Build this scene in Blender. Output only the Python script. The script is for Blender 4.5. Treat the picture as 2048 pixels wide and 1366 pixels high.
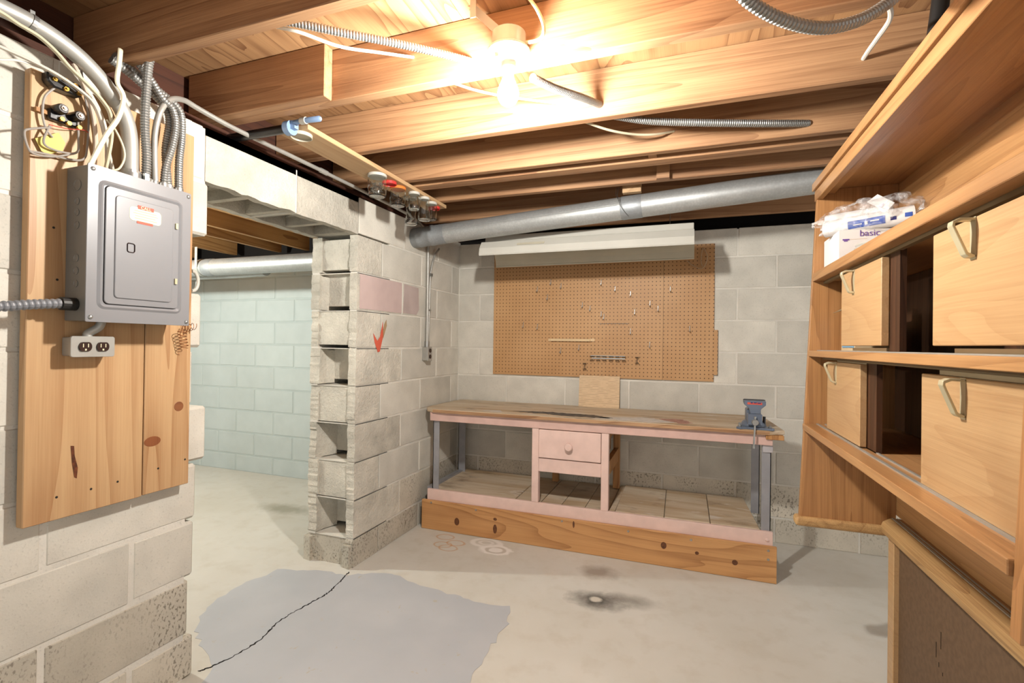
import bpy, bmesh, math, random
from mathutils import Vector, Matrix
random.seed(7)
for o in list(bpy.data.objects): bpy.data.objects.remove(o)
S = bpy.context.scene
COL = S.collection

# ------------------------------------------------------------------ camera
cam_d = bpy.data.cameras.new('camera'); cam = bpy.data.objects.new('camera', cam_d); COL.objects.link(cam)
cam_d.sensor_width = 36.0; cam_d.lens = 974.996 / 2048 * 36.0; cam_d.clip_start = 0.02
yaw, pitch, roll = math.radians(19.788), math.radians(0.3535), math.radians(-0.7816)
fwd = Vector((-math.sin(yaw)*math.cos(pitch), math.cos(yaw)*math.cos(pitch), math.sin(pitch)))
rt = Vector((math.cos(yaw), math.sin(yaw), 0)); dn = -rt.cross(fwd)
r2 = math.cos(roll)*rt + math.sin(roll)*dn; d2 = -math.sin(roll)*rt + math.cos(roll)*dn
Mx = Matrix((r2, -d2, -fwd)).transposed().to_4x4(); Mx.translation = Vector((0, 0, 1.20))
cam.matrix_world = Mx
S.camera = cam

# ------------------------------------------------------------------ light level
W = bpy.data.worlds.new('world'); S.world = W; W.use_nodes = True
W.node_tree.nodes['Background'].inputs[0].default_value = (1.0, 0.985, 0.96, 1)
W.node_tree.nodes['Background'].inputs[1].default_value = 1.35
BULB = 2200.0          # emission of the bare bulb
BULB2 = 2900.0         # emission of the bulb in the second room
vs = S.view_settings
vs.view_transform = 'Standard'; vs.look = 'None'; vs.exposure = 0.0; vs.gamma = 1.0; vs.use_curve_mapping = False

# ------------------------------------------------------------------ helpers: materials
def lin(c):
    return tuple(0.74*((v/255)/12.92 if v/255 <= 0.04045 else ((v/255+0.055)/1.055)**2.4) for v in c) + (1.0,)

class NT:
    def __init__(s, name):
        s.m = bpy.data.materials.new(name); s.m.use_nodes = True
        s.t = s.m.node_tree; s.b = s.t.nodes['Principled BSDF']
        s.tc = s.t.nodes.new('ShaderNodeTexCoord')
    def n(s, typ, **k):
        nd = s.t.nodes.new('ShaderNode'+typ)
        for a, v in k.items(): setattr(nd, a, v)
        return nd
    def l(s, a, b): s.t.links.new(a, b)
    def val(s, sock, v):
        if isinstance(v, bpy.types.NodeSocket): s.l(v, sock)
        else: sock.default_value = v
    def math(s, op, a, b=None, clamp=False):
        nd = s.n('Math', operation=op, use_clamp=clamp); s.val(nd.inputs[0], a)
        if b is not None: s.val(nd.inputs[1], b)
        return nd.outputs[0]
    def mix(s, f, a, b, mode='MIX'):
        nd = s.n('Mix', data_type='RGBA', blend_type=mode); s.val(nd.inputs[0], f); s.val(nd.inputs[6], a); s.val(nd.inputs[7], b)
        return nd.outputs[2]
    def noise(s, vec, scale, detail=3, rough=0.5, dist=0.0):
        nd = s.n('TexNoise'); s.val(nd.inputs['Vector'], vec); nd.inputs['Scale'].default_value = scale
        nd.inputs['Detail'].default_value = detail; nd.inputs['Roughness'].default_value = rough; nd.inputs['Distortion'].default_value = dist
        return nd.outputs[0]
    def vec(s, scale=(1, 1, 1), rnd=True):
        mp = s.n('Mapping'); s.l(s.tc.outputs['Object'], mp.inputs[0]); mp.inputs['Scale'].default_value = scale
        if rnd:
            oi = s.n('ObjectInfo'); mu = s.n('VectorMath', operation='SCALE'); mu.inputs[0].default_value = (37, 53, 71)
            s.l(oi.outputs['Random'], mu.inputs['Scale']); s.l(mu.outputs[0], mp.inputs['Location'])
        return mp.outputs[0]
    def rnd(s): return s.n('ObjectInfo').outputs['Random']
    def ramp(s, f, stops):
        nd = s.n('ValToRGB'); s.val(nd.inputs[0], f); cr = nd.color_ramp
        while len(cr.elements) < len(stops): cr.elements.new(0.5)
        for e, (p, c) in zip(cr.elements, stops): e.position = p; e.color = c if len(c) == 4 else tuple(c)+(1,)
        return nd.outputs[0]
    def step(s, f, a, b):
        nd = s.n('MapRange'); s.val(nd.inputs[0], f); nd.inputs[1].default_value = a; nd.inputs[2].default_value = b; return nd.outputs[0]
    def bump(s, h, strength=0.3, dist=0.01):
        nd = s.n('Bump'); nd.inputs['Strength'].default_value = strength; nd.inputs['Distance'].default_value = dist
        s.l(h, nd.inputs['Height']); s.l(nd.outputs[0], s.b.inputs['Normal'])
    def fin(s, col, rough=0.6, metal=0.0, spec=0.4):
        s.val(s.b.inputs['Base Color'], col); s.val(s.b.inputs['Roughness'], rough); s.b.inputs['Metallic'].default_value = metal
        s.b.inputs['Specular IOR Level'].default_value = spec
        return s.m

def plain(name, c, rough=0.5, metal=0.0, spec=0.4, var=0.06, sc=8):
    t = NT(name); f = t.noise(t.vec(), sc, 3)
    a = lin(c); col = t.mix(t.step(f, 0.35, 0.65), tuple(v*(1-var) for v in a[:3])+(1,), tuple(min(1, v*(1+var)) for v in a[:3])+(1,))
    return t.fin(col, rough, metal, spec)

def wood(name, light, dark, axis='X', freq=30, fine=0.35, rough=0.55, scale=1.0, spec=0.35, knots=False, contrast=0.8, rv=0.12, across=5.0, along=0.5):
    """flat-sawn grain: contour lines of a stretched noise, plus fine fibres and broad colour drift"""
    t = NT(name)
    sc = [across*scale]*3; sc['XYZ'.index(axis)] = along*scale
    v = t.vec(tuple(sc))
    n1 = t.noise(v, 1.0, 2.0, 0.35, 0.3)
    ph = t.math('FRACT', t.math('MULTIPLY', n1, freq))
    band = t.math('POWER', ph, 3.0)                       # late wood: thin dark line at the end of each ring
    sf = [240*scale]*3; sf['XYZ'.index(axis)] = 4*scale
    fb = t.noise(t.vec(tuple(sf)), 1.0, 2, 0.6)
    sg = [40*scale]*3; sg['XYZ'.index(axis)] = 1.2*scale
    st = t.noise(t.vec(tuple(sg)), 1.0, 3, 0.6)
    cl = t.noise(t.vec((2.2, 2.2, 2.2)), 1.0, 3)
    f = t.math('ADD', t.math('MULTIPLY', band, contrast*0.75), t.math('MULTIPLY', t.step(fb, 0.35, 0.75), fine*0.7))
    f = t.math('ADD', f, t.math('MULTIPLY', t.math('SUBTRACT', st, 0.5), 0.9*fine+0.2))
    f = t.math('ADD', f, t.math('MULTIPLY', t.math('SUBTRACT', cl, 0.45), 0.7), clamp=True)
    col = t.mix(f, lin(light), lin(dark))
    r = t.math('ADD', 1-rv/2, t.math('MULTIPLY', t.rnd(), rv))
    col = t.mix(1.0, col, r, 'MULTIPLY')
    t.bump(fb, 0.12, 0.003)
    return t.fin(col, rough, 0, spec)

def concrete(name, c, rough=0.9, pits=0.0, var=0.10, rv=0.24, paint=False, brk=False):
    t = NT(name); a = lin(c)[:3]
    n1 = t.noise(t.vec((1, 1, 1)), 7, 4); n2 = t.noise(t.vec((1, 1, 1)), 160, 2)
    col = t.mix(t.step(n1, 0.3, 0.7), tuple(v*(1-var) for v in a)+(1,), tuple(min(1, v*(1+var)) for v in a)+(1,))
    if not paint:
        col = t.mix(t.math('MULTIPLY', t.step(n2, 0.60, 0.72), 0.28), col, tuple(v*0.45 for v in a)+(1,))
    if pits:
        n3 = t.noise(t.vec((1, 1, 0.6)), 120, 2); n4 = t.noise(t.vec(), 5, 3)
        m = t.math('MULTIPLY', t.step(n3, 0.55, 0.63), t.step(n4, 0.38, 0.6))
        col = t.mix(t.math('MULTIPLY', m, pits), col, lin((78, 68, 50)))
    r = t.math('ADD', 1-rv/2, t.math('MULTIPLY', t.rnd(), rv))
    col = t.mix(1.0, col, r, 'MULTIPLY')
    if brk: t.bump(t.noise(t.vec(), 55, 5, 0.7), 0.9, 0.012)
    else: t.bump(n2, 0.25 if not paint else 0.08, 0.004)
    return t.fin(col, rough, 0, 0.2)

def metal(name, c, rough=0.4, metallic=0.7, spangle=0.0, var=0.1):
    t = NT(name); a = lin(c)[:3]
    n = t.noise(t.vec(), 14, 4)
    col = t.mix(t.step(n, 0.3, 0.7), tuple(v*(1-var) for v in a)+(1,), tuple(min(1, v*(1+var)) for v in a)+(1,))
    if spangle:
        vo = t.n('TexVoronoi'); t.l(t.vec(), vo.inputs['Vector']); vo.inputs['Scale'].default_value = 90
        col = t.mix(t.math('MULTIPLY', t.step(vo.outputs['Distance'], 0.2, 0.7), spangle), col, tuple(v*0.7 for v in a)+(1,))
    return t.fin(col, rough, metallic, 0.5)

M = {}
M['block'] = concrete('concrete_block', (224, 219, 206))
M['block_pit'] = concrete('concrete_block_pitted', (216, 208, 191), pits=0.6)
M['block_pink'] = concrete('block_pink_paint', (206, 186, 178))
M['block_broken'] = concrete('block_broken', (224, 218, 203), pits=0.12, var=0.18, brk=True)
M['mortar'] = concrete('mortar', (236, 231, 219), rv=0.0)
M['mortar_old'] = concrete('mortar_dark', (150, 140, 120), rv=0.0)
M['blue'] = concrete('blue_painted_block', (200, 209, 207), paint=True, var=0.04, rv=0.05, rough=0.6)
M['bluem'] = concrete('blue_painted_mortar', (192, 202, 200), paint=True, var=0.04, rv=0.0, rough=0.6)
M['joist'] = wood('fir_joist', (192, 148, 107), (112, 66, 38), 'X', 13, 0.5, 0.6, rv=0.2, contrast=0.5, along=0.28)
M['joistdark'] = wood('fir_joist_dark', (196, 138, 84), (140, 82, 40), 'X', 22, 0.3, 0.6)
M['joistY'] = wood('fir_joist_second_room', (200, 152, 96), (128, 80, 42), 'Y', 14, 0.3, 0.6)
M['ply'] = wood('plywood_subfloor', (196, 152, 106), (112, 68, 38), 'Y', 10, 0.25, 0.7, contrast=0.8, across=7, along=1.0)
M['pine'] = wood('pine_board', (212, 174, 128), (158, 104, 60), 'Z', 12, 0.3, 0.45, contrast=0.55, along=0.35)
M['sill'] = wood('old_sill', (84, 48, 32), (46, 26, 18), 'Y', 14, 0.4, 0.8)
M['toe'] = wood('stained_toe_board', (224, 170, 112), (150, 94, 50), 'X', 10, 0.3, 0.45, contrast=0.6)
M['plytop'] = None
M['jarwood'] = wood('jar_plank_wood', (210, 174, 130), (164, 120, 76), 'Y', 9, 0.25, 0.6, contrast=0.5)
M['hutch'] = wood('walnut_veneer', (196, 144, 92), (124, 76, 40), 'Z', 12, 0.45, 0.32, contrast=0.45, across=8, spec=0.5)
M['hutchY'] = wood('walnut_veneer_long', (196, 148, 98), (130, 82, 46), 'Y', 10, 0.4, 0.32, contrast=0.45, across=8, spec=0.5)
M['door'] = wood('honey_veneer', (202, 164, 118), (156, 110, 68), 'Y', 11, 0.35, 0.36, contrast=0.28, across=6, along=1.0, spec=0.5)
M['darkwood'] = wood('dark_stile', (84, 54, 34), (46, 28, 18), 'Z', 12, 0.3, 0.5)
M['rail'] = wood('worn_rail', (206, 166, 112), (130, 86, 48), 'Y', 10, 0.6, 0.5, contrast=0.4)
M['hardboard'] = plain('brown_hardboard', (112, 88, 66), 0.6, 0, 0.3, 0.12, 60)
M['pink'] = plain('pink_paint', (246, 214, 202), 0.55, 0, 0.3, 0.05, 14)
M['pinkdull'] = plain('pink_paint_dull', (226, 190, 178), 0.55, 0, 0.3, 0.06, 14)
M['rawwood'] = wood('raw_wood', (200, 148, 92), (134, 84, 46), 'Z', 12, 0.3, 0.6)
M['angle'] = metal('grey_angle_iron', (172, 172, 176), 0.45, 0.3)
M['panel'] = plain('grey_panel_enamel', (140, 140, 142), 0.35, 0.0, 0.5, 0.03, 5)
M['panelside'] = plain('grey_panel_side', (128, 126, 120), 0.4, 0.0, 0.5, 0.05, 9)
M['galv'] = metal('galvanised_duct', (196, 198, 196), 0.42, 0.55, 0.35)
M['galvdark'] = metal('galvanised_collar', (168, 172, 174), 0.5, 0.5, 0.3)
M['conduit'] = metal('conduit_grey', (188, 186, 178), 0.45, 0.45)
M['flex'] = metal('flex_conduit', (168, 168, 164), 0.38, 0.6)
M['liquid'] = plain('grey_flex_jacket', (128, 130, 134), 0.4, 0, 0.5)
M['steel'] = metal('zinc_steel', (190, 190, 186), 0.35, 0.8)
M['darksteel'] = metal('black_pipe', (62, 60, 58), 0.5, 0.6)
M['brass'] = metal('brass_pull', (222, 212, 176), 0.35, 0.35)
M['gold'] = metal('brass_nut', (190, 150, 70), 0.35, 0.8)
M['copper'] = metal('copper_wire', (176, 120, 76), 0.4, 0.7)
M['blackpl'] = plain('black_bakelite', (28, 26, 26), 0.3, 0, 0.5)
M['brownpl'] = plain('brown_receptacle', (52, 32, 26), 0.3, 0, 0.5)
M['white'] = plain('white_enamel', (206, 203, 192), 0.4, 0, 0.4, 0.03)
M['cream'] = plain('cream_enamel', (200, 192, 170), 0.45, 0, 0.4, 0.04)
M['romex'] = plain('cream_cable', (232, 222, 190), 0.5, 0, 0.4, 0.05)
M['romexw'] = plain('white_cable', (232, 226, 212), 0.5, 0, 0.4, 0.04)
M['phone'] = plain('grey_phone_wire', (168, 160, 150), 0.5, 0, 0.4, 0.08)
M['redwire'] = plain('red_wire', (200, 70, 60), 0.5)
M['yellow'] = plain('yellow_tag', (226, 206, 110), 0.6)
M['label'] = plain('cream_label', (240, 234, 196), 0.6)
M['red'] = plain('red_print', (232, 96, 74), 0.6)
M['redlid'] = plain('red_lid', (214, 60, 56), 0.35)
M['orangelid'] = plain('orange_lid', (228, 130, 60), 0.35)
M['porcelain'] = plain('porcelain', (240, 238, 230), 0.2, 0, 0.5, 0.01)
M['paper'] = plain('white_carton', (236, 232, 228), 0.7, 0, 0.2, 0.02)
M['trackdark'] = plain('olive_track', (128, 108, 78), 0.5)
M['palewood'] = plain('pale_wood', (236, 206, 160), 0.5)
M['purple'] = plain('purple_print', (120, 90, 160), 0.6)
M['blueprint'] = plain('blue_print', (60, 92, 176), 0.5)
M['navy'] = plain('navy_print', (44, 44, 110), 0.5)
M['bluebox'] = plain('light_blue_print', (128, 172, 200), 0.6)
M['kraft'] = plain('kraft_paper', (216, 190, 150), 0.7)
M['visegrey'] = plain('vise_paint', (116, 128, 146), 0.35, 0.2, 0.5, 0.08)
M['clampblue'] = plain('clamp_blue', (140, 168, 204), 0.35, 0.1, 0.5)
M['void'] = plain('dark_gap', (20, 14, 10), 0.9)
M['bluepaint'] = None

def glass(name, tint=(0.93, 0.95, 0.93)):
    t = NT(name); t.b.inputs['Transmission Weight'].default_value = 1.0; t.b.inputs['IOR'].default_value = 1.45
    return t.fin(tint+(1,), 0.04, 0, 0.5)
M['glass'] = glass('jar_glass')
def film(name):
    t = NT(name); tr = t.n('BsdfTransparent'); tr.inputs[0].default_value = (0.96, 0.96, 0.96, 1)
    mx = t.n('MixShader'); out = t.t.nodes['Material Output']
    n = t.noise(t.vec(), 22, 3, 0.6, 1.0); t.bump(n, 0.8, 0.02)
    t.fin((0.9, 0.9, 0.9, 1), 0.12, 0, 0.8)
    t.l(t.step(n, 0.35, 0.75), mx.inputs[0])
    f2 = t.math('MULTIPLY', t.step(n, 0.35, 0.75), 0.45); t.l(f2, mx.inputs[0])
    t.l(tr.outputs[0], mx.inputs[1]); t.l(t.b.outputs[0], mx.inputs[2]); t.l(mx.outputs[0], out.inputs[0])
    return t.m
M['film'] = film('clear_plastic_film')
def emis(name, strength, c):
    t = NT(name); t.b.inputs['Emission Color'].default_value = c+(1,); t.b.inputs['Emission Strength'].default_value = strength
    return t.fin((0.9, 0.9, 0.88, 1), 0.4)
M['bulb'] = emis('lit_bulb', BULB, (1.0, 0.97, 0.92))
M['bulb2'] = emis('lit_bulb_second_room', BULB2, (0.97, 1.0, 0.92))

def m_worn_ply():
    t = NT('worn_plywood_top')
    v = t.vec((0.7, 6, 6), rnd=True); g = t.noise(v, 1.5, 3, 0.6, 0.6)
    col = t.mix(t.step(g, 0.3, 0.7), lin((236, 222, 198)), lin((198, 168, 130)))
    n = t.noise(t.vec((2, 4, 4)), 2.2, 5, 0.65); col = t.mix(t.math('MULTIPLY', t.step(n, 0.55, 0.75), 0.75), col, lin((122, 102, 84)))
    n2 = t.noise(t.vec((3, 7, 5)), 1.6, 4, 0.6); col = t.mix(t.math('MULTIPLY', t.step(n2, 0.62, 0.72), 0.7), col, lin((246, 240, 230)))
    return t.fin(col, 0.6, 0, 0.3)
M['plytop'] = m_worn_ply()

def blob(t, P, cx, cy, rx, ry, rot=0.0):
    """elliptic distance (0 in the centre, 1 on the rim) on the floor plane"""
    mp = t.n('Mapping', vector_type='TEXTURE'); t.l(P, mp.inputs[0]); mp.inputs['Location'].default_value = (cx, cy, 0)
    mp.inputs['Rotation'].default_value = (0, 0, rot); mp.inputs['Scale'].default_value = (rx, ry, 1e6)
    ln = t.n('VectorMath', operation='LENGTH'); t.l(mp.outputs[0], ln.inputs[0]); return ln.outputs['Value']

def m_floor():
    t = NT('concrete_floor'); P = t.tc.outputs['Object']
    n1 = t.noise(P, 1.3, 5, 0.6); n2 = t.noise(P, 9, 4, 0.6); n3 = t.noise(P, 90, 2)
    col = t.mix(t.step(n1, 0.3, 0.7), lin((236, 234, 226)), lin((220, 216, 204)))
    col = t.mix(t.math('MULTIPLY', t.step(n2, 0.5, 0.75), 0.3), col, lin((196, 184, 162)))
    col = t.mix(t.math('MULTIPLY', t.step(n3, 0.68, 0.72), 0.4), col, lin((228, 224, 212)))
    wob = t.math('MULTIPLY', t.math('SUBTRACT', t.noise(P, 14, 4, 0.6), 0.5), 0.9)
    def stain(cx, cy, rx, ry, c, amt, a=1.0, b=0.5, rot=0.0):
        nonlocal col
        d = t.math('ADD', blob(t, P, cx, cy, rx, ry, rot), wob)
        col = t.mix(t.math('MULTIPLY', t.step(d, a, b), amt), col, lin(c))
    def ring(cx, cy, rx, ry, c, amt, w=0.16):
        nonlocal col
        d = t.math('ABSOLUTE', t.math('SUBTRACT', t.math('ADD', blob(t, P, cx, cy, rx, ry), t.math('MULTIPLY', wob, 0.5)), 1.0))
        col = t.mix(t.math('MULTIPLY', t.step(d, w, w*0.4), amt), col, lin(c))
    stain(-0.39, 2.31, 0.16, 0.10, (44, 40, 36), 0.85, 1.0, 0.2)
    stain(-0.25, 2.36, 0.16, 0.08, (84, 76, 66), 0.5, 1.0, 0.2)
    stain(-0.395, 2.315, 0.035, 0.028, (228, 222, 208), 1.0, 1.0, 0.6)
    stain(-0.43, 2.60, 0.13, 0.10, (132, 112, 92), 0.6, 1.0, 0.3)
    stain(-1.04, 2.655, 0.095, 0.065, (255, 252, 246), 1.0, 1.15, 0.95)
    ring(-1.04, 2.655, 0.055, 0.038, (206, 198, 184), 0.8, 0.3)
    ring(-1.13, 2.73, 0.085, 0.055, (255, 252, 246), 0.8, 0.3)
    ring(-1.13, 2.73, 0.04, 0.026, (255, 252, 246), 0.6, 0.35)
    for cx, cy in ((-1.36, 2.61), (-1.30, 2.66), (-1.31, 2.58), (-1.40, 2.72)): ring(cx, cy, 0.055, 0.038, (214, 158, 100), 0.55, 0.16)
    stain(0.75, 3.0, 0.5, 0.3, (204, 198, 184), 0.5, 1.0, 0.3)
    stain(-2.7, 2.75, 0.28, 0.12, (150, 146, 122), 0.6, 1.0, 0.3)
    t.bump(n2, 0.08, 0.01)
    return t.fin(col, 0.6, 0, 0.3)
M['floor'] = m_floor()
def m_bluepaint():
    t = NT('worn_blue_floor_paint'); P = t.tc.outputs['Object']
    n = t.noise(P, 3, 4); n2 = t.noise(P, 26, 4, 0.65); n3 = t.noise(P, 5, 3)
    col = t.mix(t.step(n, 0.3, 0.7), lin((206, 209, 213)), lin((194, 198, 203)))
    m = t.math('MULTIPLY', t.step(n2, 0.62, 0.68), t.step(n3, 0.5, 0.6))
    col = t.mix(t.math('MULTIPLY', m, 0.7), col, lin((200, 188, 164)))
    return t.fin(col, 0.5, 0, 0.35)
M['bluepaint'] = m_bluepaint()

def m_pegboard():
    t = NT('pegboard'); sp = t.n('SeparateXYZ'); t.l(t.tc.outputs['Object'], sp.inputs[0])
    p = 0.0254
    def cell(o): return t.math('SUBTRACT', t.math('FRACT', t.math('DIVIDE', t.math('ADD', o, 10.0), p)), 0.5)
    dx, dz = cell(sp.outputs[0]), cell(sp.outputs[2])
    d = t.math('SQRT', t.math('ADD', t.math('MULTIPLY', dx, dx), t.math('MULTIPLY', dz, dz)))
    hole = t.step(d, 0.16, 0.11)
    n = t.noise(t.vec(), 3, 4); n2 = t.noise(t.vec(), 200, 2)
    col = t.mix(t.step(n, 0.3, 0.7), lin((220, 174, 122)), lin((202, 154, 102)))
    col = t.mix(t.math('MULTIPLY', n2, 0.15), col, lin((150, 100, 58)))
    col = t.mix(hole, col, lin((84, 50, 26)))
    return t.fin(col, 0.5, 0, 0.35)
M['peg'] = m_pegboard()
def m_notice():
    t = NT('printed_notice'); sp = t.n('SeparateXYZ'); t.l(t.tc.outputs['Object'], sp.inputs[0])
    line = t.step(t.math('ABSOLUTE', t.math('SUBTRACT', t.math('FRACT', t.math('DIVIDE', sp.outputs[2], 0.0115)), 0.5)), 0.22, 0.12)
    brk = t.step(t.noise(t.vec((16, 1, 90), rnd=False), 1.0, 2), 0.44, 0.52)
    n = t.noise(t.vec(), 4, 3)
    col = t.mix(n, lin((246, 218, 180)), lin((232, 198, 154)))
    col = t.mix(t.math('MULTIPLY', t.math('MULTIPLY', line, brk), 0.35), col, lin((120, 92, 72)))
    return t.fin(col, 0.5, 0, 0.3)
M['notice'] = m_notice()

# ------------------------------------------------------------------ helpers: meshes
class MB:
    def __init__(s): s.v = []; s.f = []
    def add(s, vs_, fs):
        o = len(s.v); s.v += [tuple(v) for v in vs_]; s.f += [tuple(i+o for i in f) for f in fs]; return s
    def box(s, x0, x1, y0, y1, z0, z1):
        return s.add([(x0, y0, z0), (x1, y0, z0), (x1, y1, z0), (x0, y1, z0), (x0, y0, z1), (x1, y0, z1), (x1, y1, z1), (x0, y1, z1)],
                     [(3, 2, 1, 0), (4, 5, 6, 7), (0, 1, 5, 4), (1, 2, 6, 5), (2, 3, 7, 6), (3, 0, 4, 7)])
    def prism(s, pts, axis, a, b):
        """polygon pts (two coordinates in cyclic order of the other axes) pushed along axis from a to b"""
        def P(p, h): return {'X': (h, p[0], p[1]), 'Y': (p[0], h, p[1]), 'Z': (p[0], p[1], h)}[axis]
        n = len(pts)
        return s.add([P(p, a) for p in pts]+[P(p, b) for p in pts],
                     [tuple(range(n))[::-1], tuple(range(n, 2*n))]+[(i, (i+1) % n, n+(i+1) % n, n+i) for i in range(n)])
    def tube(s, path, r, seg=10, ridge=None, cap=True, flat=None):
        P = [Vector(p) for p in path]; rr = r if isinstance(r, (list, tuple)) else [r]*len(P)
        rings = []; up = Vector((0, 0, 1)); prev = None
        for i, p in enumerate(P):
            t = (P[min(i+1, len(P)-1)]-P[max(i-1, 0)])
            if t.length < 1e-9: t = Vector((0, 0, 1))
            t.normalize()
            if prev is None: u = t.cross(up if abs(t.z) < 0.9 else Vector((1, 0, 0))).normalized()
            else: u = (prev-t*prev.dot(t)); u = u.normalized() if u.length > 1e-6 else t.orthogonal().normalized()
            prev = u; w = t.cross(u)
            rings.append([p+(u*math.cos(a)*rr[i]+w*math.sin(a)*rr[i]*(flat or 1.0)) for a in (2*math.pi*k/seg for k in range(seg))])
        vs_ = [v for R in rings for v in R]; fs = []
        for i in range(len(rings)-1):
            for k in range(seg): fs.append((i*seg+k, i*seg+(k+1) % seg, (i+1)*seg+(k+1) % seg, (i+1)*seg+k))
        if cap: fs += [tuple(range(seg))[::-1], tuple(range(len(vs_)-seg, len(vs_)))]
        return s.add(vs_, fs)
    def lathe(s, prof, c, axis='Z', seg=24):
        """prof: list of (radius, height) turned round an axis through c"""
        vs_ = []; fs = []; c = Vector(c)
        for r, h in prof:
            for k in range(seg):
                a = 2*math.pi*k/seg; p = (r*math.cos(a), r*math.sin(a), h)
                if axis == 'X': p = (h, p[0], p[1])
                elif axis == 'Y': p = (p[1], h, p[0])
                vs_.append(c+Vector(p))
        for i in range(len(prof)-1):
            for k in range(seg): fs.append((i*seg+k, i*seg+(k+1) % seg, (i+1)*seg+(k+1) % seg, (i+1)*seg+k))
        if prof[0][0] > 1e-6: fs.append(tuple(range(seg))[::-1])
        if prof[-1][0] > 1e-6: fs.append(tuple(range((len(prof)-1)*seg, len(prof)*seg)))
        return s.add(vs_, fs)

def cr(pts, n=8):
    """smooth curve through points"""
    P = [Vector(p) for p in pts]; out = []
    for i in range(len(P)-1):
        a, b, c, d = P[max(i-1, 0)], P[i], P[i+1], P[min(i+2, len(P)-1)]
        for k in range(n):
            t = k/n; out.append(0.5*((2*b)+(c-a)*t+(2*a-5*b+4*c-d)*t*t+(3*b-a-3*c+d)*t**3))
    return out+[P[-1]]
def resample(path, step):
    P = [Vector(p) for p in path]; out = [P[0]]; need = step
    for a, b in zip(P, P[1:]):
        L = (b-a).length; d = 0.0
        while L-d >= need:
            d += need; out.append(a+(b-a)*(d/L)); need = step
        need -= (L-d)
    return out
def flexpath(pts, r, pitch=0.0075):
    q = resample(cr(pts, 10), pitch/4); return q, [r*(1.0, 0.96, 0.80, 0.96)[i % 4] for i in range(len(q))]

ORI = {}
def meta(o, label=None, cat=None, group=None, kind=None):
    if label: o['label'] = label
    if cat: o['category'] = cat
    if group: o['group'] = group
    if kind: o['kind'] = kind
    return o
def thing(name, loc, label=None, cat=None, group=None):
    o = bpy.data.objects.new(name, None); COL.objects.link(o); o.location = loc; o.empty_display_size = 0.05
    ORI[o.name] = Vector(loc); return meta(o, label, cat, group)
def build(name, mb, bevel=0.0, smooth=False, seg=1):
    me = bpy.data.meshes.new(name); me.from_pydata(mb.v, [], mb.f); bm = bmesh.new(); bm.from_mesh(me)
    bmesh.ops.recalc_face_normals(bm, faces=bm.faces)
    if bevel: bmesh.ops.bevel(bm, geom=list(bm.edges), offset=bevel, segments=seg, affect='EDGES', profile=0.5, clamp_overlap=True)
    bm.to_mesh(me); bm.free()
    if smooth:
        for p in me.polygons: p.use_smooth = True
    return me
def obj(name, mb, mat, parent=None, bevel=0.0, smooth=False, label=None, cat=None, group=None, kind=None, seg=1):
    if parent is not None: o0 = ORI[parent.name]
    else:
        xs, ys, zs = zip(*mb.v); o0 = Vector(((min(xs)+max(xs))/2, (min(ys)+max(ys))/2, min(zs)))
    mb.v = [tuple(Vector(v)-o0) for v in mb.v]
    me = build(name, mb, bevel, smooth, seg); me.materials.append(M[mat] if isinstance(mat, str) else mat)
    o = bpy.data.objects.new(name, me); COL.objects.link(o); ORI[o.name] = o0
    if parent is not None: o.parent = parent
    else: o.location = o0
    if smooth:
        try: me.set_sharp_from_angle(angle=math.radians(40))
        except Exception: pass
    return meta(o, label, cat, group, kind)
def text(name, s, size, loc, rot, mat, parent, extrude=0.0004):
    cu = bpy.data.curves.new(name, 'FONT'); cu.body = s; cu.size = size; cu.extrude = extrude; cu.align_x = 'CENTER'; cu.align_y = 'CENTER'
    t = bpy.data.objects.new(name, cu); COL.objects.link(t); bpy.context.view_layer.update()
    me = bpy.data.meshes.new_from_object(t.evaluated_get(bpy.context.evaluated_depsgraph_get()))
    bpy.data.objects.remove(t); me.materials.clear(); me.materials.append(M[mat])
    me.transform(Matrix.Translation(Vector(loc)-ORI[parent.name]) @ rot.to_4x4())
    o = bpy.data.objects.new(name, me); COL.objects.link(o); o.parent = parent; ORI[o.name] = ORI[parent.name]; return o
def basis(xa, ya):
    xa, ya = Vector(xa), Vector(ya); return Matrix((xa, ya, xa.cross(ya))).transposed()
ON_X = basis((0, 1, 0), (0, 0, 1))        # lettering read from +X side (wall at left)
ON_Y = basis((1, 0, 0), (0, 0, 1))        # lettering read from -Y side
ON_XN = basis((0, -1, 0), (0, 0, 1))      # lettering read from -X side

# ================================================================== SETTING
XL, YB = -1.661, 3.397
WT = 0.305
ZJ = [0.0, 0.151, 0.355, 0.558, 0.762, 0.965, 1.169, 1.372, 1.576, 1.779, 1.982]
g = 0.005
floor = obj('floor', MB().box(-5.6, 2.6, -2.6, YB+0.3, -0.1, 0.0), 'floor', kind='structure')
ORI[floor.name] = Vector((0, 0, 0)); 
for v in floor.data.vertices: v.co += floor.location
floor.location = (0, 0, 0)
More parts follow.
